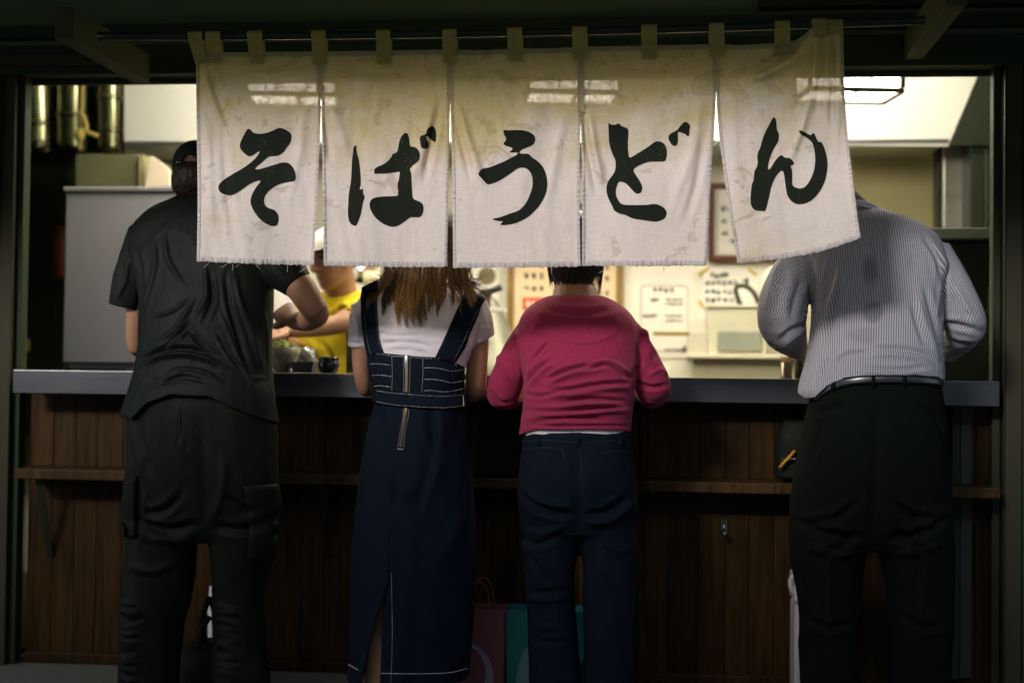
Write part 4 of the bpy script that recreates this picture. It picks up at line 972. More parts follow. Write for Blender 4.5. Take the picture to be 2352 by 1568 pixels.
def hand_parts(wrist, knuckle, normal, s=1.0, curl=0.9):
    """palm and five bent fingers; normal points out of the back of the hand"""
    w_, k_ = np.asarray(wrist, float), np.asarray(knuckle, float)
    d = k_ - w_; L = np.linalg.norm(d); d /= L
    n = np.asarray(normal, float); n = n - d * (n @ d); n /= np.linalg.norm(n)
    sd = np.cross(d, n)
    fr = np.stack([sd, d, n], 1)
    parts = [ringloft([(w_ + d * t * L + n * .002, sd * a, n * b) for t, a, b in ((-.1, .024, .020), (.2, .032, .019), (.6, .041, .018), (.95, .043, .015), (1.08, .038, .010))], 24, 2.4)]
    for i, (off, ln, r0) in enumerate(((-.031, .072, .0085), (-.011, .080, .0090), (.010, .075, .0086), (.029, .060, .0078))):
        p = k_ + sd * off - d * .008; pts = [p]; a = 0.25
        for seg in (.45, .32, .23):
            pts.append(pts[-1] + (d * math.cos(a) - n * math.sin(a)) * ln * seg * s); a += curl
        parts.append(tubevf(smoothpts(pts, 12), np.linspace(r0, r0 * .78, 12) * s, 10))
    b = w_ + d * L * .25 - sd * .030
    pts = [b, b - sd * .020 + d * .028 - n * .008, b - sd * .022 + d * .055 - n * .018, b - sd * .010 + d * .075 - n * .026]
    parts.append(tubevf(smoothpts(pts, 10), np.linspace(.013, .008, 10) * s, 10))
    return parts
def shoe(name, px, Y, parent, m=M_SHOE, L=0.27, w_=0.05, toe=0.0):
    x = X(px, 1620, Y)
    rows = [(-.10, .028, .05), (-.085, .038, .075), (-.03, w_ * .8, .085), (.04, w_ * .88, .06), (.11, w_, .045), (.15, w_ * .8, .035), (.172, w_ * .4, .022)]
    q = smoothpts(rows, 16)
    rings = [(np.array([x + toe * t, Y + t * L / .27, h / 2 + .001]), (a, 0, 0), (0, 0, h / 2)) for t, a, h in q]
    return obj(name, fixn(mesh(name, *ringloft(rings, 24, 3))), m, parent, True)
def clamp_hem(me, line):
    """pulls everything below the hem line up to it"""
    co = getco(me); q = Q(co); h = np.interp(q[:, 0], [p[0] for p in line], [p[1] for p in line])
    low = q[:, 1] > h
    tgt = P(q[low, 0], h[low], co[low, 1]); co[low] = tgt
    setco(me, co); return me
def limb_px(rows, grow=0.0, **k): return limb(rows, grow, **k)

# ------------------------------------------------------------------ person: black T-shirt and cap
M_BTEE = mat('black_jersey', (0.0058, 0.0080, 0.0062), 0.56, spec=0.11, noise=(8, (0.0085, 0.0110, 0.009), 0.25, (1, 1, 1)), bump=(260, 0.12, (1, 1, 1)))
M_BPANT = mat('worn_black_cotton', (0.0042, 0.0066, 0.0044), 0.6, spec=0.09, noise=(7, (0.010, 0.0112, 0.007), 0.22, (1, 1, 0.5)), bump=(240, 0.12, (1, 1, 1)))
p1 = empty('person', (X(460, 1600, 4.2), 4.2, 0), 'person in a black T-shirt, dark cargo trousers and a black cap, elbow raised', 'person')
t1 = [(420, 500, 450, 4.37, .06), (385, 540, 462, 4.36, .085), (340, 585, 488, 4.34, .11), (305, 618, 528, 4.32, .125), (303, 626, 580, 4.30, .135), (318, 626, 640, 4.28, .14), (325, 624, 700, 4.26, .145), (325, 620, 780, 4.24, .15), (316, 622, 850, 4.22, .155), (300, 628, 905, 4.20, .16), (284, 633, 955, 4.20, .165), (284, 636, 975, 4.20, .165)]
s1l = [(345, 540, 4.32, 52), (318, 600, 4.30, 47), (300, 650, 4.29, 43), (286, 706, 4.29, 38)]
s1r = [(580, 560, 4.31, 60), (625, 598, 4.28, 56), (660, 628, 4.26, 48), (684, 655, 4.25, 37)]
pel1 = [(312, 620, 860, 4.205, .146), (300, 630, 950, 4.2, .152), (296, 634, 1040, 4.2, .154), (292, 636, 1120, 4.2, .138), (294, 632, 1185, 4.2, .116), (320, 606, 1240, 4.2, .08)]
l1l = [(385, 1140, 4.2, 82), (370, 1250, 4.2, 82), (362, 1350, 4.2, 82), (347, 1450, 4.2, 74), (340, 1568, 4.2, 70), (338, 1612, 4.2, 66)]
l1r = [(545, 1140, 4.2, 82), (556, 1250, 4.2, 76), (548, 1350, 4.2, 62), (550, 1450, 4.2, 62), (555, 1568, 4.2, 66), (556, 1612, 4.2, 62)]
a1r = [(590, 570, 4.30, 40), (650, 620, 4.28, 38), (690, 660, 4.25, 36), (718, 704, 4.24, 32), (730, 722, 4.25, 27), (708, 734, 4.36, 27), (676, 738, 4.46, 20)]
a1l = [(340, 560, 4.31, 40), (318, 640, 4.30, 30), (312, 720, 4.30, 24), (312, 780, 4.31, 22), (318, 800, 4.34, 21), (352, 792, 4.48, 19), (400, 790, 4.62, 15)]
hc1 = P(459, 415, 4.36)
hp, f_, u_, r_ = head_parts(hc1, (0.05, 1, -.35), (0, .3, 1))
hands = hand_parts(P(676, 738, 4.45), P(650, 712, 4.53), (0.1, -1, .35)) + hand_parts(P(400, 790, 4.62), P(425, 780, 4.70), (0, 0, 1))
me = fuse([torso(t1, -.042), limb(a1r), limb(a1l), torso(pel1, -.035), limb(l1l, -.02), limb(l1r, -.02), limb([(458, 485, 4.36, 44), (459, 440, 4.36, 42)], n=6)] + hp + hands, 0.0045, 3)
obj('body', me, M_SKIN, p1, True)
me = fuse([torso(t1), limb(s1l), limb(s1r)], 0.0038, 10)
clamp_hem(me, [(200, 1000), (284, 952), (300, 962), (335, 925), (390, 905), (480, 909), (520, 930), (560, 946), (640, 970), (900, 1000)])
fl1 = [(7, 8, C4((1050, 60), (1062, 250), (1010, 480), (985, 620))), (6, 7, C4((1130, 40), (1150, 200), (1250, 380))), (7, 8, C4((1400, 230), (1412, 450), (1330, 600))), (-6, 7, C4((1440, 300), (1450, 480), (1390, 640))),
       (8, 9, C4((1600, 280), (1640, 500), (1720, 720), (1800, 980))), (-6, 8, C4((1540, 300), (1570, 520), (1640, 760), (1700, 960))), (7, 7, C4((1060, 790), (1180, 700), (1260, 600), (1330, 470))), (-6, 6, C4((1090, 830), (1210, 740), (1310, 620))),
       (8, 9, C4((960, 940), (1080, 880), (1230, 855), (1400, 880), (1560, 960))), (-9, 8, C4((960, 900), (1120, 830), (1300, 820), (1460, 880))), (6, 6, C4((1250, 680), (1340, 800), (1440, 900))), (-5, 5, C4((1290, 690), (1390, 800), (1480, 880))),
       (6, 7, C4((1130, 1000), (1240, 960), (1400, 980), (1520, 1060))), (-6, 6, C4((1100, 1060), (1240, 1010), (1400, 1040))), (5, 5, C4((1040, 600), (1180, 560), (1300, 470))), (5, 5, C4((1150, 780), (1260, 720), (1360, 720))), (-5, 5, C4((1480, 700), (1560, 840), (1680, 1000))),
       (6, 6, C4((1500, 560), (1580, 760), (1660, 960), (1760, 1120))), (-7, 9, C4((930, 120), (960, 320), (965, 560))), (5, 6, C4((880, 200), (860, 350), (800, 480))), (7, 7, C4((1800, 560), (1830, 800), (1850, 1080))), (5, 6, C4((1850, 150), (1900, 240), (1980, 300)))]
fl1 = [(a, w_ * .72, p) for a, w_, p in fl1]
wrinkle(me, fl1, 0.0022, (19, 19, 11), 1, 1.35)
shirt1 = obj('t_shirt', me, M_BTEE, p1, True)
me = fuse([torso(pel1), limb(l1l), limb(l1r)], 0.007, 14)
fl = [(5, 6, C7((820, 1050), (880, 1075), (980, 1060))), (-4, 5, C7((830, 1110), (900, 1140), (990, 1120)))]
for i in range(11):
    yy = 1010 + i * 50; fl.append((random.uniform(4, 7), 5, C7((815, yy), (870, yy + random.uniform(10, 40)), (960, yy + random.uniform(10, 50)))))
    yy += 20; fl.append((random.uniform(4, 7), 5, C7((1465, yy), (1540, yy + random.uniform(-20, 30)), (1640, yy + random.uniform(0, 50)))))
fl += [(7, 9, C7((1530, 20), (1520, 240), (1450, 470))), (6, 8, C7((980, 240), (1000, 480), (960, 640))), (6, 8, C4((1230, 1180), (1225, 1400), (1260, 1560))), (-4, 4, C4((1240, 1180), (1235, 1380), (1225, 1500)))]
fl += [(-6, 16, [(462, 960), (468, 1080), (474, 1215)]), (-8, 9, [(310, 1190), (380, 1215), (455, 1200)]), (-8, 9, [(490, 1205), (560, 1215), (625, 1180)]), (7, 9, [(330, 1235), (400, 1240), (450, 1228)]), (-7, 8, [(420, 1130), (380, 1170), (330, 1180)]), (-7, 8, [(515, 1130), (560, 1170), (610, 1165)]), (7, 8, [(400, 1290), (350, 1310), (300, 1300)]), (-6, 8, [(320, 970), (330, 1030), (350, 1090)])]
wrinkle(me, fl, 0.0045, (10, 10, 7), 2, 1.7)
tr1 = obj('trousers', me, M_BPANT, p1, True)
tree = bvh(me, wloc(p1))
M_BSTITCH = mat('dull_thread', (0.022, 0.022, 0.017), 0.7)
v, f = join([s for s in (seam(tree, C4((1240, 1175), (1225, 1300), (1225, 1500)), 1.2), seam(tree, C4((1240, 1290), (1330, 1370), (1430, 1490)), 1.0), seam(tree, C4((1050, 1350), (1150, 1310), (1225, 1270)), 1.0), seam(tree, C7((940, 130), (1010, 320), (1110, 520)), 1.2)) if len(s[0])])
tag(obj('seams', mesh('seams', v, f), M_BSTITCH, tr1), kind='stuff')
for lft, rgt in ((C7((875, 190), (862, 400), (860, 570)), C7((950, 150), (940, 380), (940, 575))), (C7((1660, 220), (1700, 480), (1690, 720)), C7((1880, 210), (1905, 480), (1880, 730)))):
    obj('cargo_pocket', mesh('cargo_pocket', *patch(tree, lft, rgt, 16, 8, 0.004, 0.012)), M_BPANT, tr1, True)
# cap: crown with a back opening, strap and peak
cp, _, _, _ = head_parts(hc1, (0.05, 1, -.35), (0, .3, 1), grow=.010, nose=False)
me = fuse(cp, 0.005, 3)
co = getco(me); loc = (co - hc1); up_c = loc @ u_; fw = loc @ f_; sd_ = loc @ r_
lim = np.where(fw < -.03, .004 + .034 * np.exp(-(sd_ / .03) ** 2), .004 + (fw + .03) * .12)
low = up_c < lim
co[low] += np.outer(lim[low] - up_c[low], u_); setco(me, co)
cap = obj('cap', me, mat('black_cap', (0.013, 0.018, 0.015), 0.75, bump=(70, 0.3, (1, 1, 1))), p1, True)
pk = [hc1 + u_ * (.030 - .012 * math.cos(a) * 0) + r_ * .083 * math.sin(a) * k + f_ * (.08 + (.085 * math.cos(a)) * kk) for kk, k in ((0, 1), (1, 1)) for a in np.linspace(-1.3, 1.3, 14)]
pk = np.array(pk).reshape(2, 14, 3)
pk = np.concatenate([pk, pk[::-1] - u_ * .004])
obj('peak', gridmesh('peak', pk), mat('black_cap', (0, 0, 0)), cap, True)
for dz in (.006, .014):
    pts = [hc1 + u_ * (dz - .004 * math.cos(a)) - f_ * .104 * math.cos(a) + r_ * .081 * math.sin(a) for a in np.linspace(-.62, .62, 14)]
    obj('strap', mesh('strap', *tubevf(np.array(pts), .004, 8)), mat('black_cap', (0, 0, 0)), cap, True)
lathe('buckle', [(.006, -.002), (.010, -.002), (.010, .002), (.006, .002)], hc1 - f_ * .106 + u_ * .010 - r_ * .030, M_CHROME, cap, 16)
# short hair below the cap
me = fuse([ballvf(hc1 + u_ * -.016 - f_ * .022, (.078, .089, .070), np.stack([r_, f_, u_], 1))], 0.005, 1)
co = getco(me); setco(me, co + getno(me) * (0.004 * vnoise(co * np.array([220, 220, 40])))[:, None])
obj('hair', me, mat('dark_brown_hair', (0.014, 0.010, 0.006), 0.5, noise=(90, (0.040, 0.025, 0.012), 0.2, (1, 1, 0.1))), p1, True)
shoe('shoe', 340, 4.2, p1); shoe('shoe', 556, 4.2, p1)

# ------------------------------------------------------------------ person: denim pinafore
M_WTEE = mat('white_jersey', (0.66, 0.60, 0.63), 0.85, spec=0.2, bump=(60, 0.18, (1, 1, 1)))
M_DENIM = mat('navy_denim', (0.004, 0.0065, 0.0115), 0.8, spec=0.05, noise=(120, (0.0075, 0.011, 0.019), 0.25, (1, 1, 3)), bump=(200, 0.15, (1, 1, 2)))
M_THREAD = mat('white_thread', (0.42, 0.40, 0.39), 0.7)
p2 = empty('person', (X(950, 1600, 4.22), 4.22, 0), 'person with long brown hair in a navy denim pinafore dress over a white T-shirt', 'person')
t2 = [(940, 1010, 650, 4.37, .05), (908, 1045, 660, 4.36, .07), (868, 1085, 672, 4.34, .088), (842, 1106, 695, 4.32, .10), (836, 1106, 740, 4.30, .106), (840, 1092, 790, 4.28, .108), (846, 1074, 830, 4.265, .106), (858, 1062, 868, 4.252, .098), (866, 1056, 885, 4.25, .090)]
s2l = [(858, 692, 4.31, 30), (836, 725, 4.30, 32), (826, 765, 4.295, 27), (822, 797, 4.295, 24)]
s2r = [(1084, 694, 4.32, 32), (1102, 735, 4.31, 32), (1108, 768, 4.305, 28), (1106, 792, 4.305, 25)]
a2l = [(850, 705, 4.31, 26), (832, 760, 4.30, 23), (830, 830, 4.30, 22), (836, 878, 4.32, 20), (844, 893, 4.36, 19), (872, 882, 4.5, 17), (905, 850, 4.66, 13)]
a2r = [(1085, 705, 4.32, 28), (1098, 760, 4.31, 25), (1096, 830, 4.31, 25), (1092, 890, 4.33, 25), (1086, 902, 4.37, 22), (1060, 888, 4.5, 18), (1030, 850, 4.66, 13)]
leg2 = ([(910, 1150, 4.24, 62), (890, 1300, 4.20, 48), (878, 1400, 4.165, 36), (870, 1480, 4.155, 35), (868, 1568, 4.155, 29), (868, 1625, 4.16, 24)], [(1010, 1150, 4.24, 62), (1012, 1300, 4.24, 50), (1012, 1400, 4.24, 38), (1012, 1480, 4.24, 36), (1012, 1625, 4.24, 24)])
hc2 = P(984, 535, 4.40)
hp, f_, u_, r_ = head_parts(hc2, (-.05, 1, -.45), (0, .4, 1), .96)
me = fuse([torso(t2, -.012), limb(a2l), limb(a2r), torso([(868, 1064, 900, 4.25, .09), (850, 1076, 1000, 4.24, .12), (835, 1082, 1120, 4.24, .125), (850, 1070, 1180, 4.24, .10)]), limb(leg2[0]), limb(leg2[1]), limb([(975, 670, 4.37, 40), (982, 600, 4.38, 38)], n=6)] + hp
          + hand_parts(P(905, 850, 4.66), P(925, 845, 4.73), (0, 0, 1)) + hand_parts(P(1030, 850, 4.66), P(1010, 845, 4.73), (0, 0, 1)), 0.0055, 3)
obj('body', me, M_SKIN, p2, True)
me = fuse([torso(t2), limb(s2l), limb(s2r)], 0.0035, 14)
co = getco(me); q = Q(co)
for (xa, ya), (xb, yb), side in (((790, 792), (850, 806), -1), ((1080, 804), (1140, 764), 1)):        # straight sleeve hems
    hy = ya + (q[:, 0] - xa) * (yb - ya) / (xb - xa)
    low = (q[:, 1] > hy) & ((q[:, 0] < 843) if side < 0 else (q[:, 0] > 1082))
    co[low] = P(q[low, 0], hy[low], co[low, 1])
setco(me, co)
fl = [(4, 6, WZ((300, 640), (480, 700), (760, 690), (900, 650))), (-4, 5, WZ((320, 680), (520, 735), (760, 725))), (4, 6, WZ((340, 770), (600, 750), (880, 800))), (-4, 5, WZ((360, 810), (600, 790), (860, 840))), (4, 5, WZ((420, 860), (620, 835), (860, 880))),
      (-5, 6, WZ((180, 420), (150, 560), (190, 760))), (5, 6, WZ((70, 330), (100, 520), (140, 740))), (-4, 5, WZ((110, 330), (130, 520), (170, 720))), (-5, 6, WZ((1290, 640), (1270, 760), (1240, 900))), (5, 6, WZ((1400, 400), (1450, 560), (1480, 720))), (4, 5, WZ((1330, 560), (1420, 640), (1500, 660))), (-3, 4, WZ((20, 790), (80, 800), (150, 810))), (-3, 4, WZ((1330, 850), (1420, 810), (1540, 720)))]
wrinkle(me, fl, 0.0024, (16, 16, 22), 4)
tee2 = obj('t_shirt', me, M_WTEE, p2, True)
tree_t2 = bvh(me, wloc(p2))
# dress: bodice, belt, straps, skirt with a back slit
bod = [(843, 1066, 808, 4.268, .116), (846, 1068, 830, 4.262, .116), (852, 1067, 860, 4.255, .115), (860, 1066, 900, 4.25, .114), (862, 1066, 925, 4.245, .114)]
me = fuse([torso(bod, expo=2.2)], 0.005, 2)
co = getco(me); q = Q(co); top = np.interp(q[:, 0], [830, 880, 960, 1030, 1070], [815, 811, 819, 822, 834]); hi = q[:, 1] < top
co[hi] = P(q[hi, 0], top[hi], co[hi, 1]); setco(me, co)
fl = []
for i in range(7):
    fl.append((3, 5, [(1000 + i * 9, 838), (1003 + i * 9, 865), (1000 + i * 9, 892)])); 
    if i < 4: fl.append((3, 5, [(855 + i * 9, 838), (858 + i * 9, 865), (862 + i * 9, 890)]))
wrinkle(me, fl, 0.0012, (20, 20, 20), 5)
bodice = obj('bodice', me, M_DENIM, p2, True)
tree_b = bvh(me, wloc(p2))
SKI = smoothpts([(918, 862, 1070, 4.245, .117), (945, 856, 1073, 4.24, .126), (985, 846, 1077, 4.235, .142), (1040, 835, 1082, 4.23, .152), (1110, 825, 1087, 4.225, .16), (1200, 815, 1092, 4.22, .166), (1300, 808, 1093, 4.22, .168), (1400, 806, 1089, 4.22, .168), (1500, 803, 1081, 4.22, .168), (1552, 800, 1076, 4.22, .168)], 90)
rowsS = []
for i, (y, xl, xr, Yc, b) in enumerate(SKI):
    c, hw_ = (xl + xr) / 2, (xr - xl) / 2
    sl = np.interp(y, [1308, 1430, 1552], [920, 878, 850]) if y > 1308 else 920
    sr = np.interp(y, [1308, 1400, 1552], [920, 902, 897]) if y > 1308 else 920
    ti = lambda x: math.acos(max(-1, min(1, (x - c) / hw_)))
    # angles run from the right side of the slit round the front and back to its left side; towards the street is sin < 0
    a0, a1 = -ti(sr), 2 * math.pi - ti(sl)
    A = np.linspace(a0, a1, 180)
    hemy = y if i < 89 else y
    row = []
    for k, a in enumerate(A):
        px = c + hw_ * math.cos(a)
        base = P(px, y, Yc); base[1] = Yc
        bb = b * (1 + .022 * max(0, (y - 930) / 620) * math.sin(a * 7 + 1.3) + .012 * math.sin(a * 15 + y * .004))
        yy = Yc + bb * math.sin(a)
        pt = np.array([P(px, y, Yc)[0], yy, P(px, y, Yc)[2]])
        if y > 1308 and k > 160: pt[1] -= .012 * (k - 160) / 19 * min(1, (y - 1308) / 80)          # left flap stands off
        row.append(pt)
    rowsS.append(row)
sk = np.array(rowsS)
tilt = np.linspace(0, 1, 90) ** 8
inn = sk.copy()
cen = sk.mean(1, keepdims=True); dirv = sk - cen; dirv[..., 2] = 0; dirv /= np.linalg.norm(dirv, axis=2)[..., None]
inn = sk - dirv * .004
n, m = sk.shape[:2]
me = mesh('skirt', np.concatenate([sk.reshape(-1, 3), inn.reshape(-1, 3)]),
          [(i * m + j, i * m + j + 1, (i + 1) * m + j + 1, (i + 1) * m + j) for i in range(n - 1) for j in range(m - 1)]
          + [(n * m + (i + 1) * m + j, n * m + (i + 1) * m + j + 1, n * m + i * m + j + 1, n * m + i * m + j) for i in range(n - 1) for j in range(m - 1)]
          + [((n - 1) * m + j, (n - 1) * m + j + 1, n * m + (n - 1) * m + j + 1, n * m + (n - 1) * m + j) for j in range(m - 1)]
          + [(i * m, (i + 1) * m, n * m + (i + 1) * m, n * m + i * m) for i in range(46, n - 1)] + [((i + 1) * m + m - 1, i * m + m - 1, n * m + i * m + m - 1, n * m + (i + 1) * m + m - 1) for i in range(46, n - 1)])
fixn(me)
co = getco(me); q = Q(co)
dd = foldsum(q, [(9, 14, C8((700, 20), (620, 200), (560, 400))), (-7, 14, C8((620, 60), (560, 260), (500, 420))), (9, 18, C8((860, 380), (760, 600), (640, 780))), (6, 14, C8((320, 20), (400, 230), (520, 240))), (-6, 10, C8((360, 100), (370, 220), (360, 400))), (-8, 14, C5((270, 1240), (260, 1330), (240, 1460))), (8, 12, C5((340, 1230), (330, 1330), (330, 1450))), (-7, 10, C5((600, 1230), (620, 1330), (640, 1500))), (8, 12, C5((680, 1230), (700, 1350), (690, 1500))), (-6, 10, C5((780, 1220), (800, 1330), (820, 1450)))])
back = co[:, 1] < 4.22
co[back, 1] -= dd[back]; setco(me, co)
skirt = obj('skirt', me, M_DENIM, p2, True)
tree_s = bvh(me, wloc(p2))
belt_l, belt_r = [(862, 893), (900, 898), (960, 903), (1020, 906), (1067, 903)], [(862, 926), (900, 933), (960, 938), (1020, 940), (1068, 936)]
tree_bs = BVHTree.FromPolygons([tuple(c) for c in np.concatenate([getco(bodice.data), getco(skirt.data)]) + np.array(wloc(p2))], [tuple(p.vertices) for p in bodice.data.polygons] + [tuple(i + len(bodice.data.vertices) for i in p.vertices) for p in skirt.data.polygons])
v, f = patch(tree_bs, [np.array(a) for a in belt_l], [np.array(b) for b in belt_r], 30, 6, .006, .006)
belt2 = obj('waist_belt', mesh('waist_belt', v, f), M_DENIM, p2, True)
tree_w = bvh(belt2.data, wloc(p2))
straps = []
for lft, rgt in (([(832, 660), (830, 690), (834, 730), (840, 780), (848, 815)], [(868, 642), (866, 690), (868, 730), (873, 780), (884, 816)]),
                 ([(1070, 668), (1052, 705), (1030, 755), (1014, 790), (998, 824)], [(1114, 684), (1102, 712), (1080, 760), (1062, 800), (1044, 832)])):
    v, f = patch(tree_t2, lft, rgt, 26, 7, .004, .004)
    s_ = obj('shoulder_strap', mesh('shoulder_strap', v, f), M_DENIM, p2, True); ts = bvh(s_.data, wloc(p2))
    L_, R_ = np.array(lft, float), np.array(rgt, float)
    st = [seam(ts, list(L_ + (R_ - L_) * k), .9, .0012, (3.2, 1.2)) for k in (.10, .90)]
    v, f = join([s for s in st if len(s[0])]); tag(obj('stitching', mesh('stitching', v, f), M_THREAD, s_), kind='stuff')
st = [seam(tree_b, WZ((230, 920), (300, 912), (460, 932)), 1.0, .0014, (3.2, 1.0)), seam(tree_b, WZ((480, 940), (600, 942)), 1.0, .0014, (3.2, 1.0)), seam(tree_b, WZ((670, 948), (800, 962), (1000, 965), (1120, 995), (1150, 1040)), 1.0, .0014, (3.2, 1.0)),
      seam(tree_b, WZ((475, 940), (480, 1110), (475, 1295)), .9, .0014, (3.2, 1.2)), seam(tree_b, WZ((800, 970), (800, 1150), (785, 1320)), .9, .0014, (3.2, 1.2)), seam(tree_b, WZ((600, 945), (600, 1130), (600, 1320)), .85, .0014, (3.2, 1.2)), seam(tree_b, WZ((668, 948), (665, 1130), (655, 1325)), .85, .0014, (3.2, 1.2))]
for yy in (1022, 1140, 1252): st.append(seam(tree_b, WZ((250 + (yy - 1022) * .2, yy), (340 + (yy - 1022) * .1, yy - 4), (465, yy + 12)), 1.1, .0014, (5, .8)))
for yy in (1062, 1182, 1300): st.append(seam(tree_b, WZ((815, yy), (900, yy - 2), (1000, yy + 12), (1100, yy + (35 if yy < 1250 else 5)), (1220, yy + (15 if yy < 1250 else -20))), 1.1, .0014, (5, .8)))
v, f = join([s for s in st if len(s[0])]); tag(obj('stitching', mesh('stitching', v, f), M_THREAD, bodice), kind='stuff')
st = [seam(tree_w, [(866, 897), (900, 902), (960, 907), (1020, 910), (1062, 907)], 1.0, .0012, (3.2, 1.0)), seam(tree_w, [(866, 922), (900, 929), (960, 934), (1020, 936), (1063, 932)], 1.0, .0012, (3.2, 1.0)), seam(tree_w, [(1063, 908), (1064, 920), (1064, 932)], 1.5, .0012)]
v, f = join([s for s in st if len(s[0])]); tag(obj('stitching', mesh('stitching', v, f), M_THREAD, belt2), kind='stuff')
st = [seam(tree_s, C5((425, 1230), (420, 1300), (400, 1400), (385, 1500)), .9, .0014, (3.2, 1.2)), seam(tree_s, C5((462, 1230), (458, 1280), (440, 1360), (425, 1500)), .9, .0014, (3.2, 1.2)), seam(tree_s, C5((385, 1502), (424, 1502)), 1.6, .0015),
      seam(tree_s, C8((342, 815), (346, 1000), (349, 1200), (346, 1400), (338, 1560)), 1.0, .0014, (3.2, 1.0)), seam(tree_s, C8((268, 1500), (420, 1503), (600, 1502), (740, 1495), (860, 1468)), 1.1, .0014), seam(tree_s, C8((50, 1440), (118, 1478)), 1.3, .0015)]
v, f = join([s for s in st if len(s[0])]); tag(obj('stitching', mesh('stitching', v, f), M_THREAD, skirt), kind='stuff')
# zip: teeth in two lengths, slider and pull
M_BRASS = mat('brass_zip', (0.62, 0.50, 0.28), 0.35, 0.8)
teeth = []
for tr_, pts in ((tree_b, WZ((632, 1050), (630, 1180), (625, 1322))), (tree_s, C5((443, 1222), (438, 1260), (425, 1350), (405, 1482)))):
    q = smoothpts(pts, 40)
    for i, (a, b) in enumerate(q):
        h, nn = hit(tr_, a, b)
        if h is None: continue
        sx = .0016 if i % 2 else -.0016
        vv, ff = boxvf(-.0024 + sx, .0024 + sx, -.0025, .001, -.0008, .0008)
        teeth.append((np.array(vv) + h + nn * .0015, ff))
v, f = join(teeth)
zp = obj('zip', mesh('zip', v, f), M_BRASS, p2); zp['kind'] = 'stuff'
h, nn = hit(tree_b, *WZ((632, 960))[0])
zl = obj('zip_pull', bevelled(mesh('zip_pull', *boxvf(h[0] - .005, h[0] + .005, h[1] - .009, h[1] - .003, h[2] - .034, h[2] + .008)), .002, 2), mat('zip_steel', (0.7, 0.66, 0.6), 0.3, 0.9), p2, True)
# long hair: clumped strands falling from the head over the back
me = fuse([ballvf(hc2 + u_ * .014 - f_ * .012, (.082, .100, .108), np.stack([r_, f_, u_], 1)), limb([(985, 560, 4.37, 55), (985, 620, 4.33, 52), (980, 660, 4.30, 34)], flat=.55)], .007, 3)
M_LONG = bpy.data.materials.new('long_brown_hair'); M_LONG.use_nodes = True
_nt = M_LONG.node_tree; _b = _nt.nodes['Principled BSDF']; _b.inputs['Roughness'].default_value = 0.38; _b.inputs['Specular IOR Level'].default_value = 0.45
_at = _nt.nodes.new('ShaderNodeAttribute'); _at.attribute_name = 'tone'
_rp = _nt.nodes.new('ShaderNodeValToRGB'); _rp.color_ramp.elements[0].color = (0.020, 0.012, 0.005, 1); _rp.color_ramp.elements[1].color = (0.46, 0.235, 0.062, 1)
_rp.color_ramp.elements[0].position = 0.15
_nt.links.new(_at.outputs['Fac'], _rp.inputs[0]); _nt.links.new(_rp.outputs[0], _b.inputs['Base Color'])
hb = obj('hair', me, M_LONG, p2, True)
clumps = [((885, 615), (842, 704), .7), ((895, 612), (858, 690), .8), ((902, 612), (880, 722), .9), ((915, 612), (892, 700), .9), ((925, 612), (915, 744), .9), ((938, 612), (934, 748), 1), ((945, 612), (950, 746), 1), ((955, 612), (967, 747), 1), ((968, 612), (978, 733), 1), ((985, 612), (985, 715), 1), ((1000, 612), (1004, 726), 1),
          ((1015, 612), (1014, 700), .9), ((1030, 612), (1039, 700), .7), ((1042, 612), (1036, 685), .8), ((1052, 612), (1060, 690), .7), ((1060, 612), (1082, 704), .8), ((1068, 612), (1092, 690), .7), ((1075, 612), (1118, 690), .35), ((950, 612), (925, 715), 1), ((975, 612), (958, 725), 1), ((1010, 612), (995, 690), .9), ((930, 612), (905, 690), .9), ((1064, 612), (1105, 660), .5), ((905, 612), (848, 668), .6)]
parts, tones = [], []
def back_depth(px, py):
    h, _ = hit(tree_t2, px, py)
    return None if h is None else h[1]
for _ in range(26):                                    # single stray strands between the locks
    _x = random.uniform(880, 1085); clumps.append(((978 + (_x - 978) * .85, 612), (_x + random.gauss(0, 16), random.uniform(680, 748) - abs(_x - 975) * .25), .05))
for (sx, sy), (tx, ty), dens in clumps:
    side = (tx - 980) / 120
    tone0 = random.random()
    for s in range(int(58 * dens)):
        spread = random.gauss(0, 1)
        rootx = 984 + (sx - 978) * .62 + spread * 9
        mx, my = sx + spread * 6.5, 640 + random.uniform(-8, 8)
        ex, ey = tx + spread * 1.5 + random.gauss(0, 1.4), ty + 5 - abs(random.gauss(0, 24))
        bow = (8 if tx < 980 else -6) * random.uniform(.4, 1.2)
        px = [rootx, (rootx + mx) / 2 + side * 6, mx, (mx + ex) / 2 - bow, ex]
        py = [520, 585, my, (my + ey) / 2 + 6, ey]
        pts = smoothpts(list(zip(px, py)), 12)
        Yh = []
        lift = random.uniform(.006, .030)
        for k, (a, b) in enumerate(pts):
            d0 = 4.285 - .00025 * (b - 560)
            bd = back_depth(a, b) if b > 655 else None
            Yh.append(min(d0, bd - .002) - lift * (1 - .5 * k / 11) if bd is not None else d0 - lift)
        for k in range(1, 11): Yh[k] = (Yh[k - 1] + Yh[k] + Yh[k + 1]) / 3
        parts.append(tubevf(P(pts[:, 0], pts[:, 1], np.array(Yh)), np.linspace(.0016, .0003, 12), 4, cap=False))
        tones += [np.clip(tone0 * .7 + random.random() * .55 - .12, 0, 1)] * 48
v, f = join(parts)
me = mesh('hair_strands', v, f)
at = me.attributes.new('tone', 'FLOAT', 'POINT'); at.data.foreach_set('value', np.array(tones, dtype=np.float32))
tag(obj('hair_strands', me, M_LONG, hb, True), kind='stuff')
shoe('shoe', 868, 4.16, p2, L=.23, w_=.042); shoe('shoe', 1012, 4.24, p2, L=.23, w_=.042)

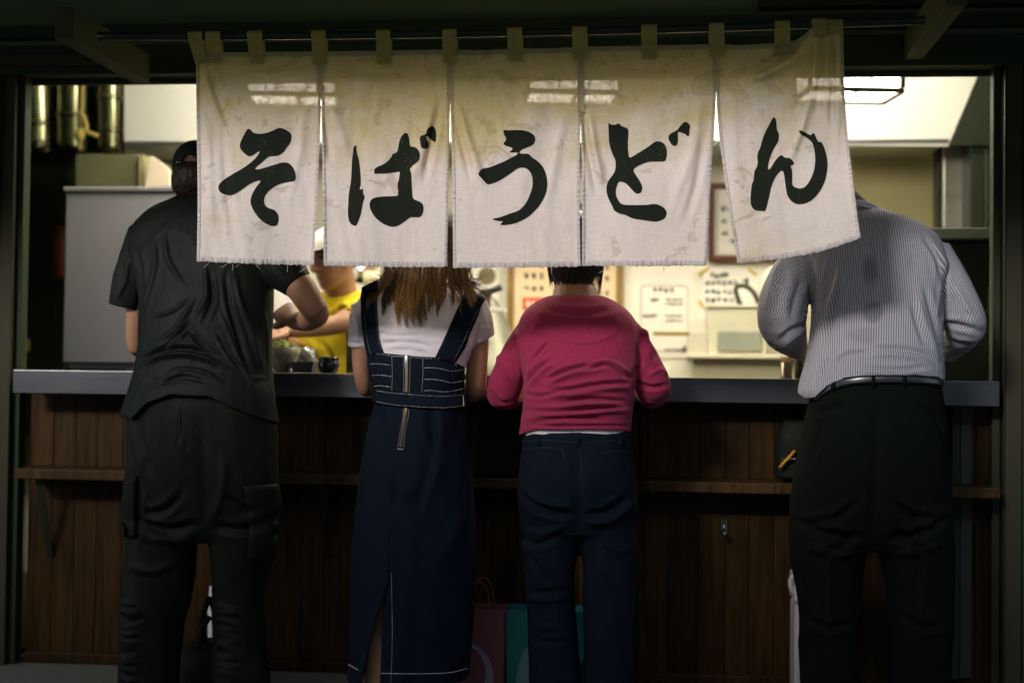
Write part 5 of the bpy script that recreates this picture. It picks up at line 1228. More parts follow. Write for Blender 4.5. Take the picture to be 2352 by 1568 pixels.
# ------------------------------------------------------------------ person: pink sweater
M_PINK = mat('pink_knit', (0.24, 0.018, 0.052), 0.9, spec=0.08, sheen=0.1, noise=(110, (0.31, 0.030, 0.078), 0.25, (1, 1, 1)), bump=(160, 0.12, (1, 1, 1)))
M_JEAN = mat('dark_jean', (0.0045, 0.0075, 0.0125), 0.85, spec=0.04, noise=(90, (0.0085, 0.0130, 0.021), 0.25, (1, 1, 2)), bump=(150, 0.15, (1, 1, 1)))
p3 = empty('person', (X(1328, 1600, 4.22), 4.22, 0), 'person with short dark hair in a pink knitted sweater and dark blue jeans', 'person')
t3 = [(1262, 1386, 680, 4.335, .072), (1240, 1406, 688, 4.33, .084), (1218, 1428, 702, 4.32, .098), (1198, 1452, 725, 4.30, .11), (1190, 1467, 760, 4.28, .12), (1196, 1466, 810, 4.26, .126), (1202, 1460, 870, 4.24, .13), (1202, 1455, 930, 4.23, .13), (1196, 1450, 975, 4.225, .128), (1192, 1449, 1004, 4.225, .124)]
a3l = [(1258, 738, 4.30, 38), (1226, 764, 4.295, 41), (1198, 802, 4.29, 40), (1177, 842, 4.285, 39), (1161, 880, 4.29, 40), (1157, 905, 4.31, 38), (1172, 900, 4.40, 36), (1198, 880, 4.53, 28), (1225, 850, 4.66, 20)]
a3r = [(1398, 738, 4.30, 38), (1430, 764, 4.295, 41), (1460, 802, 4.29, 40), (1482, 842, 4.285, 40), (1497, 876, 4.29, 41), (1500, 898, 4.31, 40), (1488, 890, 4.40, 36), (1460, 875, 4.53, 28), (1430, 850, 4.66, 20)]
pel3 = [(1204, 1446, 985, 4.225, .112), (1198, 1453, 1040, 4.225, .126), (1191, 1461, 1110, 4.225, .136), (1192, 1465, 1170, 4.225, .118), (1204, 1458, 1225, 4.225, .085)]
l3l = [(1268, 1170, 4.225, 66), (1264, 1260, 4.225, 63), (1262, 1330, 4.225, 57), (1266, 1400, 4.225, 55), (1272, 1500, 4.225, 57), (1276, 1568, 4.225, 59), (1278, 1615, 4.225, 57)]
l3r = [(1392, 1170, 4.225, 68), (1398, 1260, 4.225, 64), (1402, 1330, 4.225, 62), (1401, 1400, 4.225, 61), (1400, 1500, 4.225, 58), (1398, 1568, 4.225, 57), (1398, 1615, 4.225, 55)]
hc3 = P(1322, 575, 4.40)
hp, f_, u_, r_ = head_parts(hc3, (-.10, 1, -.55), (0, .5, 1), .98)
me = fuse([torso(t3, -.025), limb(a3l, -.008), limb(a3r, -.008), torso(pel3, -.02), limb(l3l, -.015), limb(l3r, -.015), limb([(1322, 710, 4.335, 66), (1321, 680, 4.345, 54), (1318, 650, 4.365, 45), (1318, 610, 4.38, 43)], n=10)] + hp
          + hand_parts(P(1225, 850, 4.66), P(1250, 845, 4.73), (0, 0, 1)) + hand_parts(P(1430, 850, 4.66), P(1405, 845, 4.73), (0, 0, 1)), 0.0055, 3)
obj('body', me, M_SKIN, p3, True)
me = fuse([torso(t3), limb(a3l[:8]), limb(a3r[:8])], 0.0033, 34)
clamp_hem(me, [(1000, 1010), (1185, 1004), (1205, 992), (1230, 985), (1330, 984), (1440, 990), (1470, 992), (1700, 1010)])
fl3 = [(-8, 5, C5((1400, 1030), (1540, 965), (1720, 925))), (7, 6, C5((1420, 1060), (1560, 1000), (1740, 965))), (-8, 5, C5((1660, 965), (1820, 925), (1930, 1000), (1975, 1015))), (6, 6, C5((1780, 900), (1880, 930), (1970, 990))),
       (-8, 5, C5((1400, 1105), (1560, 1095), (1760, 1060), (1965, 1050))), (7, 6, C5((1380, 1140), (1600, 1130), (1800, 1095), (1970, 1080))), (-6, 4.5, C5((1255, 1120), (1350, 1140), (1500, 1115))), (-7, 5, C5((1480, 1185), (1700, 1160), (1960, 1180))),
       (6, 6, C5((1460, 1215), (1700, 1195), (1960, 1210))), (-7, 5, C5((1250, 1235), (1500, 1245), (1800, 1215), (1985, 1205))), (6, 5, C5((1240, 1265), (1500, 1275), (1800, 1245), (1980, 1240))), (-7, 5, C5((1290, 1320), (1560, 1285), (1800, 1295))), (5, 5, C5((1240, 1290), (1400, 1305), (1560, 1310))),
       (-6, 5, C5((1265, 1060), (1335, 960), (1430, 895))), (6, 6, C5((1300, 1070), (1370, 985), (1460, 920))), (-5, 4, C5((1300, 900), (1390, 800), (1420, 760))), (-4, 6, C5((1215, 800), (1248, 900), (1250, 1060))), (-4, 6, C5((2025, 800), (2045, 900), (1985, 1010))),
       (6, 6, C5((2060, 640), (2090, 800), (2110, 900))), (-6, 5, C5((2085, 660), (2130, 800), (2150, 880))), (6, 6, C5((1200, 680), (1240, 800), (1265, 900))), (3.2, 5, C5((1345, 560), (1410, 670), (1560, 758), (1680, 775), (1820, 740), (1925, 640))), (-2.5, 7, C5((1380, 520), (1480, 560), (1680, 575), (1880, 540))),
       (5, 6, C5((1060, 820), (1100, 960), (1150, 1060))), (-4, 5, C5((1010, 1100), (1060, 1160), (1120, 1200))), (4, 5, C5((2100, 1000), (2180, 960), (2230, 1000))), (-5, 5, C5((2010, 1040), (2120, 1080), (2230, 1060))), (-5, 4, C5((1990, 1080), (2050, 1180), (2140, 1210))), (-5, 4, C5((1060, 1210), (1130, 1225), (1220, 1190))),
       (-4, 3, C5((1215, 1330), (1500, 1345), (1800, 1340), (1985, 1345)))]
wrinkle(me, fl3, 0.0010, (11, 11, 18), 7, 1.5)
sw = obj('sweater', me, M_PINK, p3, True)
me = fuse([torso([(1200, 1448, 975, 4.226, .118), (1203, 1447, 1000, 4.226, .118), (1204, 1446, 1012, 4.226, .116)])], .005, 2)
clamp_hem(me, [(1000, 1020), (1200, 1016), (1212, 1000), (1225, 996), (1250, 998), (1262, 995), (1330, 993), (1400, 998), (1446, 1003), (1600, 1010)])
obj('undershirt', me, M_WTEE, p3, True)
me = fuse([torso(pel3), limb(l3l), limb(l3r)], 0.006, 12)
fl = [(-8, 8, C8((1260, 280), (1340, 360), (1450, 400), (1580, 420))), (7, 8, C8((1250, 230), (1330, 300), (1480, 340), (1600, 350))), (-7, 8, C8((1660, 420), (1800, 400), (1960, 300))), (7, 8, C8((1680, 470), (1840, 450), (1990, 340))), (-6, 7, C8((1230, 560), (1330, 620), (1480, 560))), (6, 7, C8((1250, 500), (1350, 540), (1560, 480))),
      (-6, 7, C8((1290, 700), (1380, 820), (1420, 900))), (5, 7, C8((1800, 600), (1900, 660), (1980, 640))), (-5, 7, C8((1280, 930), (1380, 950), (1560, 930))), (5, 7, C8((1270, 980), (1380, 1000), (1540, 990))), (-5, 6, C8((1780, 800), (1850, 920), (1900, 980))), (-4, 6, C8((1290, 1240), (1400, 1290), (1560, 1280))), (4, 6, C8((1300, 1150), (1400, 1190), (1500, 1180)))]
fl += [(-6, 15, [(1328, 1010), (1329, 1120), (1330, 1225)])]
wrinkle(me, fl, .0036, (11, 11, 9), 8, 1.7)
jn = obj('jeans', me, M_JEAN, p3, True); tree = bvh(me, wloc(p3))
M_JT = mat('jean_thread', (0.035, 0.040, 0.050), 0.8)
st = [seam(tree, p, 1.2, .0015, (4, 1.2)) for p in (C5((1250, 1500), (1380, 1490), (1510, 1500)), C5((1510, 1500), (1525, 1568)), C5((1768, 1525), (1880, 1515), (1985, 1515)), C5((1620, 1410), (1630, 1480), (1640, 1568)), C8((1640, 0), (1640, 170)), C5((1230, 1450), (1400, 1440), (1620, 1455), (1975, 1440)))]
v, f = join([s for s in st if len(s[0])]); tag(obj('stitching', mesh('stitching', v, f), M_JT, jn), kind='stuff')
for bxp in (1237, 1328, 1425):
    obj('belt_loop', mesh('belt_loop', *patch(tree, [(bxp - 4, 1004), (bxp - 4, 1024)], [(bxp + 4, 1004), (bxp + 4, 1024)], 6, 3, .003, .003)), M_JEAN, jn, True)
# short bob with a ragged nape
hbase = fuse([ballvf(hc3 + u_ * .024 - f_ * .016, (.084, .100, .094), np.stack([r_, f_, u_], 1))], .006, 2)
hb = obj('hair', hbase, M_HAIR, p3, True)
parts = []
for s in range(520):
    a = random.uniform(-1.5, 1.5)
    x0 = 1321 + 66 * math.sin(a); Yb = 4.40 - .122 * math.cos(a)
    y1 = 652 + 10 * math.cos(a * 2.2) + random.gauss(0, 11) + (18 if a > 1.1 and random.random() < .5 else 0)
    x1 = 1321 + 60 * math.sin(a) + random.gauss(0, 3) - (4 * math.sin(a))
    pts = smoothpts([P(x0, 560, Yb - .002), P(x0 + 1, 600, Yb - .004), P(x1, y1, Yb + .012 + random.uniform(-.008, .004))], 7)
    parts.append(tubevf(pts, np.linspace(.0016, .0004, 7), 4, cap=False))
v, f = join(parts); tag(obj('hair_strands', mesh('hair_strands', v, f), M_HAIR, hb, True), kind='stuff')
shoe('shoe', 1278, 4.225, p3, L=.24, w_=.045); shoe('shoe', 1398, 4.225, p3, L=.24, w_=.045)

# ------------------------------------------------------------------ person: striped shirt
M_STRIPE = bpy.data.materials.new('pinstripe_cotton'); M_STRIPE.use_nodes = True
_nt = M_STRIPE.node_tree; _b = _nt.nodes['Principled BSDF']; _b.inputs['Roughness'].default_value = .8; _b.inputs['Specular IOR Level'].default_value = .2
_at = _nt.nodes.new('ShaderNodeAttribute'); _at.attribute_name = 'stripe'
_m1 = _nt.nodes.new('ShaderNodeMath'); _m1.operation = 'MULTIPLY'; _m1.inputs[1].default_value = 2 * math.pi / .0074
_m2 = _nt.nodes.new('ShaderNodeMath'); _m2.operation = 'SINE'
_rp = _nt.nodes.new('ShaderNodeValToRGB'); _rp.color_ramp.elements[0].position = .36; _rp.color_ramp.elements[1].position = .64
_rp.color_ramp.elements[0].color = (0.15, 0.15, 0.19, 1); _rp.color_ramp.elements[1].color = (0.40, 0.385, 0.41, 1)
_mr = _nt.nodes.new('ShaderNodeMapRange'); _mr.inputs[1].default_value = -1; _mr.inputs[2].default_value = 1
_nt.links.new(_at.outputs['Fac'], _m1.inputs[0]); _nt.links.new(_m1.outputs[0], _m2.inputs[0]); _nt.links.new(_m2.outputs[0], _mr.inputs[0]); _nt.links.new(_mr.outputs[0], _rp.inputs[0])
_da = _nt.nodes.new('ShaderNodeAttribute'); _da.attribute_name = 'damp'
_mx = _nt.nodes.new('ShaderNodeMixRGB'); _mx.blend_type = 'MULTIPLY'; _mx.inputs[2].default_value = (0.52, 0.52, 0.55, 1)
_nt.links.new(_da.outputs['Fac'], _mx.inputs[0]); _nt.links.new(_rp.outputs[0], _mx.inputs[1]); _nt.links.new(_mx.outputs[0], _b.inputs['Base Color'])
_tc = _nt.nodes.new('ShaderNodeTexCoord'); _t = _nt.nodes.new('ShaderNodeTexNoise'); _t.inputs['Scale'].default_value = 60; _bp = _nt.nodes.new('ShaderNodeBump'); _bp.inputs['Strength'].default_value = .15; _bp.inputs['Distance'].default_value = .008
_nt.links.new(_tc.outputs['Object'], _t.inputs['Vector']); _nt.links.new(_t.outputs['Fac'], _bp.inputs['Height']); _nt.links.new(_bp.outputs[0], _b.inputs['Normal'])
M_COLLAR = mat('white_collar', (0.66, 0.64, 0.70), .8)
M_SUIT = mat('black_wool', (0.0042, 0.0062, 0.0046), .85, spec=.03, noise=(60, (0.0055, 0.0078, 0.006), .25, (1, 1, 1)), bump=(120, .12, (1, 1, 1)))
p4 = empty('person', (X(2010, 1600, 4.22), 4.22, 0), 'person in a grey pinstriped shirt with rolled sleeves, black trousers and a belt', 'person')
t4 = [(1920, 2022, 482, 4.44, .064), (1885, 2068, 494, 4.43, .09), (1848, 2122, 518, 4.41, .115), (1826, 2162, 555, 4.38, .13), (1838, 2174, 610, 4.35, .14), (1862, 2168, 680, 4.32, .146), (1862, 2164, 750, 4.29, .15), (1852, 2166, 820, 4.26, .15), (1840, 2168, 866, 4.24, .148), (1834, 2164, 895, 4.23, .142), (1836, 2160, 915, 4.23, .138)]
s4l = [(1856, 575, 4.38, 46), (1826, 625, 4.36, 50), (1802, 685, 4.34, 55), (1796, 735, 4.335, 55), (1804, 762, 4.37, 48), (1818, 782, 4.46, 36), (1828, 798, 4.54, 27)]
s4r = [(2136, 580, 4.38, 46), (2164, 635, 4.36, 50), (2192, 690, 4.34, 50), (2216, 740, 4.335, 47), (2214, 760, 4.36, 42), (2196, 782, 4.44, 34), (2176, 806, 4.54, 26)]
a4l = [(1856, 590, 4.38, 30), (1810, 690, 4.34, 32), (1800, 750, 4.34, 28), (1822, 790, 4.48, 22), (1838, 810, 4.60, 18), (1862, 800, 4.70, 14)]
a4r = [(2136, 590, 4.38, 30), (2190, 690, 4.34, 32), (2208, 750, 4.34, 28), (2190, 790, 4.46, 22), (2160, 806, 4.60, 18), (2130, 800, 4.70, 14)]
pel4 = [(1872, 2158, 862, 4.225, .150), (1866, 2162, 900, 4.225, .150), (1855, 2167, 935, 4.225, .154), (1842, 2173, 1000, 4.225, .162), (1828, 2178, 1070, 4.225, .158), (1817, 2185, 1140, 4.225, .140), (1818, 2186, 1205, 4.225, .115), (1850, 2160, 1262, 4.225, .08)]
l4l = [(1908, 1170, 4.225, 90), (1902, 1270, 4.225, 86), (1904, 1340, 4.225, 75), (1906, 1420, 4.225, 69), (1907, 1500, 4.225, 69), (1908, 1615, 4.225, 68)]
l4r = [(2096, 1170, 4.225, 90), (2106, 1270, 4.225, 83), (2114, 1340, 4.225, 74), (2116, 1420, 4.225, 71), (2114, 1500, 4.225, 70), (2112, 1615, 4.225, 67)]
hc4 = P(1885, 412, 4.50)
hp, f_, u_, r_ = head_parts(hc4, (-.15, 1, -.5), (-.05, .45, 1), 1.0)
me = fuse([torso(t4, -.03), limb(a4l), limb(a4r), torso(pel4, -.035), limb(l4l, -.03), limb(l4r, -.03), limb([(1968, 505, 4.43, 48), (1912, 452, 4.47, 45)], n=6)] + hp
          + hand_parts(P(1862, 800, 4.70), P(1890, 800, 4.78), (0, 0, 1)) + hand_parts(P(2130, 800, 4.70), P(2104, 800, 4.78), (0, 0, 1)), .006, 3)
obj('body', me, M_SKIN, p4, True)
me = fuse([torso(t4), limb(s4l), limb(s4r)], .0034, 12)
clamp_hem(me, [(1500, 905), (1828, 898), (1852, 916), (1872, 912), (1900, 884), (1940, 869), (2050, 866), (2150, 872), (2170, 878), (2400, 900)])
co = getco(me)
q = Q(co)
# stripes run down the back and along each sleeve
cx4 = np.interp(q[:, 1], [480, 560, 700, 900], [1985, 1998, 2010, 2005]); ha = np.interp(q[:, 1], [480, 560, 700, 900], [150, 180, 165, 175]) * 4.25 / F
offm = (q[:, 0] - cx4) * 4.25 / F
stripe = ha * np.arcsin(np.clip(offm / (ha * 1.02), -1, 1))
for ch, sgn in ((s4l, -1), (s4r, 1)):
    ax = smoothpts(ch, 30); d, t = polydist(q, ax[:, :2])
    idx = np.clip((t * 29).astype(int), 0, 28); a = ax[idx, :2]; dv = ax[idx + 1, :2] - a; nrm = np.stack([-dv[:, 1], dv[:, 0]], 1) / (np.linalg.norm(dv, axis=1)[:, None] + 1e-9)
    off = ((q - a) * nrm).sum(1); rr = ax[idx, 3] * 1.05
    arm = ((q[:, 0] < np.interp(q[:, 1], [560, 620, 700, 800], [1848, 1856, 1866, 1858])) if sgn < 0 else (q[:, 0] > np.interp(q[:, 1], [555, 620, 700, 800], [2140, 2162, 2160, 2164]))) & (q[:, 1] > 535) & (q[:, 1] < 840)
    stripe[arm] = (rr * np.arcsin(np.clip(off / rr, -1, 1)) * 4.32 / F)[arm]
fl4 = [(-9, 7, C6((878, 190), (890, 420), (870, 640), (860, 760))), (9, 9, C6((1075, 260), (1045, 430), (960, 620), (900, 780))), (-8, 8, C6((1030, 240), (985, 420), (920, 560))), (-8, 8, C6((1090, 330), (1060, 520), (1000, 700), (960, 840))), (7, 8, C6((960, 820), (920, 920), (850, 1040))), (-7, 6, C6((1000, 860), (980, 940), (960, 1000))),
       (-7, 6, C6((1280, 815), (1480, 820), (1640, 850), (1740, 920))), (7, 8, C6((1240, 860), (1460, 860), (1640, 890))), (-7, 6, C6((1040, 920), (1130, 860), (1280, 840))), (-6, 5, C6((1200, 940), (1450, 960), (1680, 940))), (6, 6, C6((1180, 965), (1450, 985), (1700, 975))), (-6, 6, C6((1290, 80), (1340, 200))), (6, 8, C6((1240, 60), (1300, 200), (1290, 340))),
       (7, 8, C6((1600, 440), (1640, 600), (1710, 780), (1750, 920))), (-7, 7, C6((1570, 480), (1600, 620), (1660, 800))), (-7, 6, C6((1650, 380), (1700, 560), (1750, 740))), (8, 8, C6((1700, 110), (1790, 240), (1800, 420))), (-7, 6, C6((1640, 40), (1740, 200), (1775, 380))), (-9, 6, C6((1800, 240), (1790, 460), (1755, 620))),
       (7, 8, C6((650, 220), (600, 420), (570, 560))), (-7, 7, C6((700, 230), (660, 420), (640, 560))), (7, 7, C6((770, 260), (710, 460), (690, 580))), (-7, 7, C6((820, 320), (770, 480), (740, 620))), (-8, 6, C6((660, 760), (740, 690), (840, 650))), (7, 6, C6((690, 800), (760, 740), (830, 700))), (-7, 5, C6((640, 830), (720, 830), (800, 800))),
       (-8, 6, C6((1770, 640), (1900, 660), (2040, 700))), (7, 7, C6((1780, 600), (1920, 610), (2050, 650))), (-7, 6, C6((1790, 740), (1880, 780), (1990, 790))), (6, 6, C6((1830, 330), (1920, 480), (1990, 600))), (-6, 6, C6((1840, 430), (1900, 540), (1960, 620))), (-5, 5, C6((1770, 800), (1850, 830), (1860, 880)))]
wrinkle(me, fl4, .0016, (10, 10, 6), 11, 0.85)
at = me.attributes.new('stripe', 'FLOAT', 'POINT'); at.data.foreach_set('value', stripe.astype(np.float32))
damp = np.zeros(len(co))
for ex, ey, ea, eb, k in ((1998, 622, 20, 46, .9), (2006, 712, 22, 28, .8), (1968, 770, 40, 18, .35), (2090, 600, 14, 30, .3)):
    rr = np.hypot((q[:, 0] - ex) / ea, (q[:, 1] - ey) / eb) + .45 * vnoise(co * 22 + ex)
    damp = np.maximum(damp, k * np.clip((1.15 - rr) / .5, 0, 1))
at = me.attributes.new('damp', 'FLOAT', 'POINT'); at.data.foreach_set('value', damp.astype(np.float32))
obj('striped_shirt', me, M_STRIPE, p4, True)
# collar with its dark edge line
cpts = [P(x, y, Yv) for x, y, Yv in ((1905, 492, 4.46), (1925, 478, 4.40), (1968, 472, 4.375), (2002, 478, 4.39), (2024, 490, 4.43))]
cc = smoothpts(cpts, 24)
ring = np.stack([cc + np.array([0, -.002, -.016]), cc + np.array([0, -.006, 0]), cc + np.array([0, .004, .018]), cc + np.array([0, .012, .016])], 1)
col_ = obj('collar', gridmesh('collar', ring), M_COLLAR, p4, True)
obj('collar_line', mesh('collar_line', *tubevf(cc + np.array([0, -.0075, -.004]), .0012, 5)), mat('navy_line', (.02, .03, .06), .8), col_)
me = fuse([torso(pel4), limb(l4l), limb(l4r)], .0065, 14)
fl = [(-5, 8, C6((900, 1250), (1000, 1230), (1120, 1190))), (5, 9, C9((860, 300), (840, 700), (850, 1200))), (-4, 9, C9((1600, 300), (1620, 700), (1600, 1200))), (-6, 9, C9((1200, 500), (1100, 620), (960, 700))), (-6, 9, C9((1420, 480), (1560, 600), (1700, 680)))]
fl += [(-7, 18, [(2014, 900), (2012, 1060), (2008, 1255)]), (-9, 9, [(1832, 1195), (1900, 1225), (1985, 1235)]), (-9, 9, [(2030, 1235), (2110, 1225), (2180, 1190)]), (8, 10, [(1850, 1250), (1910, 1268), (1970, 1270)]), (8, 10, [(2050, 1270), (2120, 1262), (2170, 1240)]), (-7, 8, [(1970, 1150), (1920, 1190), (1850, 1200)]), (-7, 8, [(2050, 1150), (2100, 1185), (2160, 1190)]), (6, 9, [(1900, 1290), (1905, 1420), (1908, 1560)]), (6, 9, [(2112, 1290), (2116, 1420), (2112, 1560)]), (-6, 8, [(1860, 1420), (1900, 1440), (1960, 1430)]), (-6, 8, [(2070, 1410), (2120, 1440), (2170, 1430)]), (-5, 7, [(1890, 930), (1880, 1000), (1860, 1060)]), (-5, 5, [(2110, 925), (2150, 960), (2165, 1000)])]
wrinkle(me, fl, .0036, (8, 8, 6), 12, 1.7)
tr4 = obj('trousers', me, M_SUIT, p4, True); tree = bvh(me, wloc(p4))
bt, bb_ = [(1872, 906), (1892, 890), (1920, 877), (1970, 867), (2050, 865), (2120, 867), (2160, 872)], [(1876, 922), (1896, 906), (1924, 892), (1972, 881), (2050, 879), (2120, 881), (2162, 886)]
bl = obj('belt', mesh('belt', *patch(tree, bt, bb_, 40, 5, .005, .004)), mat('black_leather', (.012, .013, .014), .28, spec=.6), p4, True)
tb_ = bvh(bl.data, wloc(p4))
for bxp, yy in ((1914, 872), (2006, 858), (2078, 858)):
    obj('belt_loop', mesh('belt_loop', *patch(tb_, [(bxp - 4, yy + 2), (bxp - 4, yy + 16), (bxp - 4, yy + 26)], [(bxp + 4, yy + 2), (bxp + 4, yy + 16), (bxp + 4, yy + 26)], 8, 3, .002, .003)), M_SUIT, tr4, True)
me = fuse([ballvf(hc4 + u_ * .026 - f_ * .012, (.083, .098, .092), np.stack([r_, f_, u_], 1))], .006, 2)
co = getco(me); setco(me, co + getno(me) * (.004 * vnoise(co * np.array([200, 200, 50])))[:, None])
obj('hair', me, M_HAIR, p4, True)
shoe('shoe', 1908, 4.225, p4, L=.28); shoe('shoe', 2112, 4.225, p4, L=.28)

# ------------------------------------------------------------------ person: the cook behind the counter
M_YEL = mat('yellow_jersey', (0.62, 0.47, 0.015), .85, spec=.2, bump=(60, .15, (1, 1, 1)))
p5 = empty('person', (X(790, 860, 5.44), 5.44, .02), 'cook in a yellow T-shirt and white cap working behind the counter', 'person')
t5 = [(752, 822, 668, 5.47, .075), (728, 858, 680, 5.47, .095), (706, 885, 700, 5.46, .115), (690, 900, 735, 5.45, .13), (684, 902, 800, 5.44, .135), (684, 900, 880, 5.44, .135), (688, 898, 1000, 5.44, .135)]
s5 = [(868, 700, 5.46, 38), (845, 712, 5.38, 38), (812, 722, 5.30, 34), (794, 727, 5.27, 28)]
s5b = [(715, 705, 5.46, 38), (700, 735, 5.45, 36), (694, 765, 5.44, 32)]
a5 = [(868, 702, 5.46, 26), (820, 722, 5.32, 25), (792, 735, 5.25, 25), (776, 744, 5.22, 24), (730, 754, 5.17, 20), (680, 760, 5.13, 16), (655, 762, 5.12, 13)]
a5b = [(715, 705, 5.46, 28), (698, 760, 5.45, 24), (690, 800, 5.42, 21), (668, 790, 5.28, 18), (650, 780, 5.18, 14)]
leg5 = ([(745, 1000, 5.44, 50), (745, 1200, 5.44, 40), (745, 1440, 5.44, 30)], [(840, 1000, 5.44, 50), (840, 1200, 5.44, 40), (840, 1440, 5.44, 30)])
hc5 = P(770, 588, 5.36)
hp, f_, u_, r_ = head_parts(hc5, (-.72, -.66, -.24), (-.16, -.12, 1), 1.02)
me = fuse([torso(t5, -.02), limb(a5), limb(a5b), limb(leg5[0]), limb(leg5[1]), limb([(785, 705, 5.45, 40), (782, 665, 5.42, 38), (776, 625, 5.39, 36)], n=8)] + hp
          + hand_parts(P(655, 762, 5.12), P(632, 760, 5.09), (0, -.3, 1)) + hand_parts(P(650, 780, 5.18), P(630, 776, 5.14), (0, -.2, 1)), .0055, 3)
obj('body', me, M_SKIN, p5, True)
for sx in (-1, 1):
    e = hc5 + u_ * .008 + f_ * .084 + r_ * sx * .031
    obj('eye', mesh('eye', *ballvf(e, (.013, .008, .006), np.stack([r_, f_, u_], 1), 12, 8)), mat('dark_eye', (.02, .014, .01), .3), p5, True)
    obj('eyebrow', mesh('eyebrow', *tubevf(smoothpts([hc5 + u_ * .024 + f_ * .092 + r_ * sx * .014, hc5 + u_ * .030 + f_ * .090 + r_ * sx * .032, hc5 + u_ * .025 + f_ * .078 + r_ * sx * .050], 8), .0032, 6)), M_HAIR, p5, True)
obj('lips', mesh('lips', *ballvf(hc5 - u_ * .069 * 1.02 + f_ * .087, (.021, .008, .0075), np.stack([r_, f_, u_], 1), 16, 10)), mat('lip_skin', (.30, .11, .075), .5), p5, True)
me = fuse([torso(t5), limb(s5), limb(s5b)], .006, 4)
wrinkle(me, [(6, 6, [(800, 690), (770, 712), (760, 722)]), (-6, 5, [(812, 690), (785, 712), (770, 728)]), (6, 6, [(825, 685), (800, 710), (790, 735)]), (-5, 5, [(740, 785), (760, 820), (765, 850)]), (5, 6, [(710, 780), (735, 815), (740, 850)])], .003, (10, 10, 10), 15)
obj('t_shirt', me, M_YEL, p5, True)
me = fuse([ballvf(hc5 + u_ * .018 - f_ * .014, (.080, .096, .088), np.stack([r_, f_, u_], 1))], .006, 2)
obj('hair', me, M_HAIR, p5, True)
cp, _, _, _ = head_parts(hc5, f_, u_, 1.02, .014, False)
me = fuse(cp, .006, 2); co = getco(me); up_c = (co - hc5) @ u_; low = up_c < .040; co[low] += np.outer(.040 - up_c[low], u_); setco(me, co)
obj('white_cap', me, mat('white_cotton', (.72, .70, .62), .85), p5, True)
me = fuse([limb([(x, y, Yv, r + 5) for x, y, Yv, r in leg5[0]]), limb([(x, y, Yv, r + 5) for x, y, Yv, r in leg5[1]]), torso([(690, 896, 960, 5.44, .14), (690, 896, 1050, 5.44, .145)], n=6)], .01, 3)
obj('trousers', me, M_BLACK, p5, True)

# ------------------------------------------------------------------ on the counter
def lathe_thing(name, label, cat, px, py, Y, parts, group=None):
    b = P(px, py, Y); b[2] = ZC + .0005 if Y < 5.05 else b[2]
    e = empty(name, tuple(b), label, cat, group)
    for n_, prof, m_ in parts: lathe(n_, prof, b, m_, e)
    return e, b
M_GLASS = mat('clear_glass', (.92, .95, .90), .05, trans=.9, spec=.5)
e, b = lathe_thing('noodle_bowl', 'speckled grey stone bowl heaped with green onions beside the black shirt', 'bowl', 648, 853, 4.80, [('bowl', [(0, 0), (.028, 0), (.03, .012), (.045, .03), (.058, .06), (.064, .088), (.060, .088), (.054, .06), (.04, .034), (0, .03)], mat('stone_glaze', (.33, .31, .24), .5, noise=(60, (.16, .14, .09), .15, (1, 1, 1)), bump=(80, .3, (1, 1, 1))))])
parts = []
for i in range(150):
    a = random.uniform(0, 6.28); rr = .055 * math.sqrt(random.random())
    parts.append(ballvf(b + np.array([rr * math.cos(a), rr * math.sin(a), .086 + .022 * (1 - rr / .055) + random.uniform(-.004, .006)]), (.007, .006, .004), np.array(Matrix.Rotation(random.uniform(0, 3), 3, random.choice('XYZ'))), 6, 4))
v, f = join(parts); tag(obj('chopped_greens', mesh('chopped_greens', v, f), mat('dark_greens', (.05, .13, .015), .6, noise=(50, (.30, .30, .03), .1, (1, 1, 1))), e, True), kind='stuff')
lathe_thing('black_jar', 'squat glossy black jar with fluted rim next to the clear tumblers', 'jar', 755, 855, 4.70, [('pot', [(0, 0), (.026, 0), (.032, .010), (.037, .026), (.035, .038), (.031, .043), (.034, .046), (.034, .054), (.028, .055), (.026, .045), (0, .04)], mat('black_glaze', (.008, .010, .011), .12, spec=.7))])
GP = [(0, .003), (.020, .003), (.026, .085), (.0245, .085), (.019, .008), (0, .008)]
for px, Y, lb in ((686, 4.93, 'clear upright tumbler standing behind the steel tray'), (708, 4.88, 'clear tumbler standing between the tray and the tilted tumbler')):
    lathe_thing('glass_tumbler', lb, 'tumbler', px, 853, Y, [('glass', GP, M_GLASS)], 'clear tumblers on the counter')
e = empty('glass_tumbler', tuple(P(735, 850, 4.86)), 'clear tumbler lying tilted behind the black jar', 'tumbler', 'clear tumblers on the counter')
v, f = lathevf(GP, (0, 0, 0)); v = np.array(v) @ np.array(Matrix.Rotation(R(-38), 3, 'Y')).T; v += P(728, 846, 4.86); v[:, 2] += ZC + .001 - v[:, 2].min(); obj('glass', fixn(mesh('glass', v, f)), M_GLASS, e, True)
e = empty('steel_tray', tuple(P(690, 853, 4.72)), 'small flared steel tray in front of the tumblers', 'tray')
a5_ = P(667, 853, 4.70); b5_ = P(716, 853, 4.70)
openbox('tray', a5_[0] - .004, b5_[0] + .006, 4.70, 4.80, ZC + .001, ZC + .038, .010, .002, M_STEEL, e)
e = empty('menu_stand', tuple(P(812, 850, 4.9)), 'dark green table card standing by the pinafore sleeve', 'table card')
pxbox('card', 795, 760, 838, 856, 4.90, 4.915, mat('dark_green_card', (.05, .065, .03), .5, noise=(12, (.16, .17, .10), .2, (1, 1, 1))), e, .003)
e, b = lathe_thing('toothpick_holder', 'steel cup full of wooden toothpicks by the striped sleeve', 'toothpick holder', 1806, 867, 4.66, [('cup', [(0, 0), (.020, 0), (.021, .004), (.018, .008), (.018, .052), (.016, .052), (.015, .012), (0, .012)], mat('brown_steel', (.22, .19, .13), .3, .7))])
parts = []
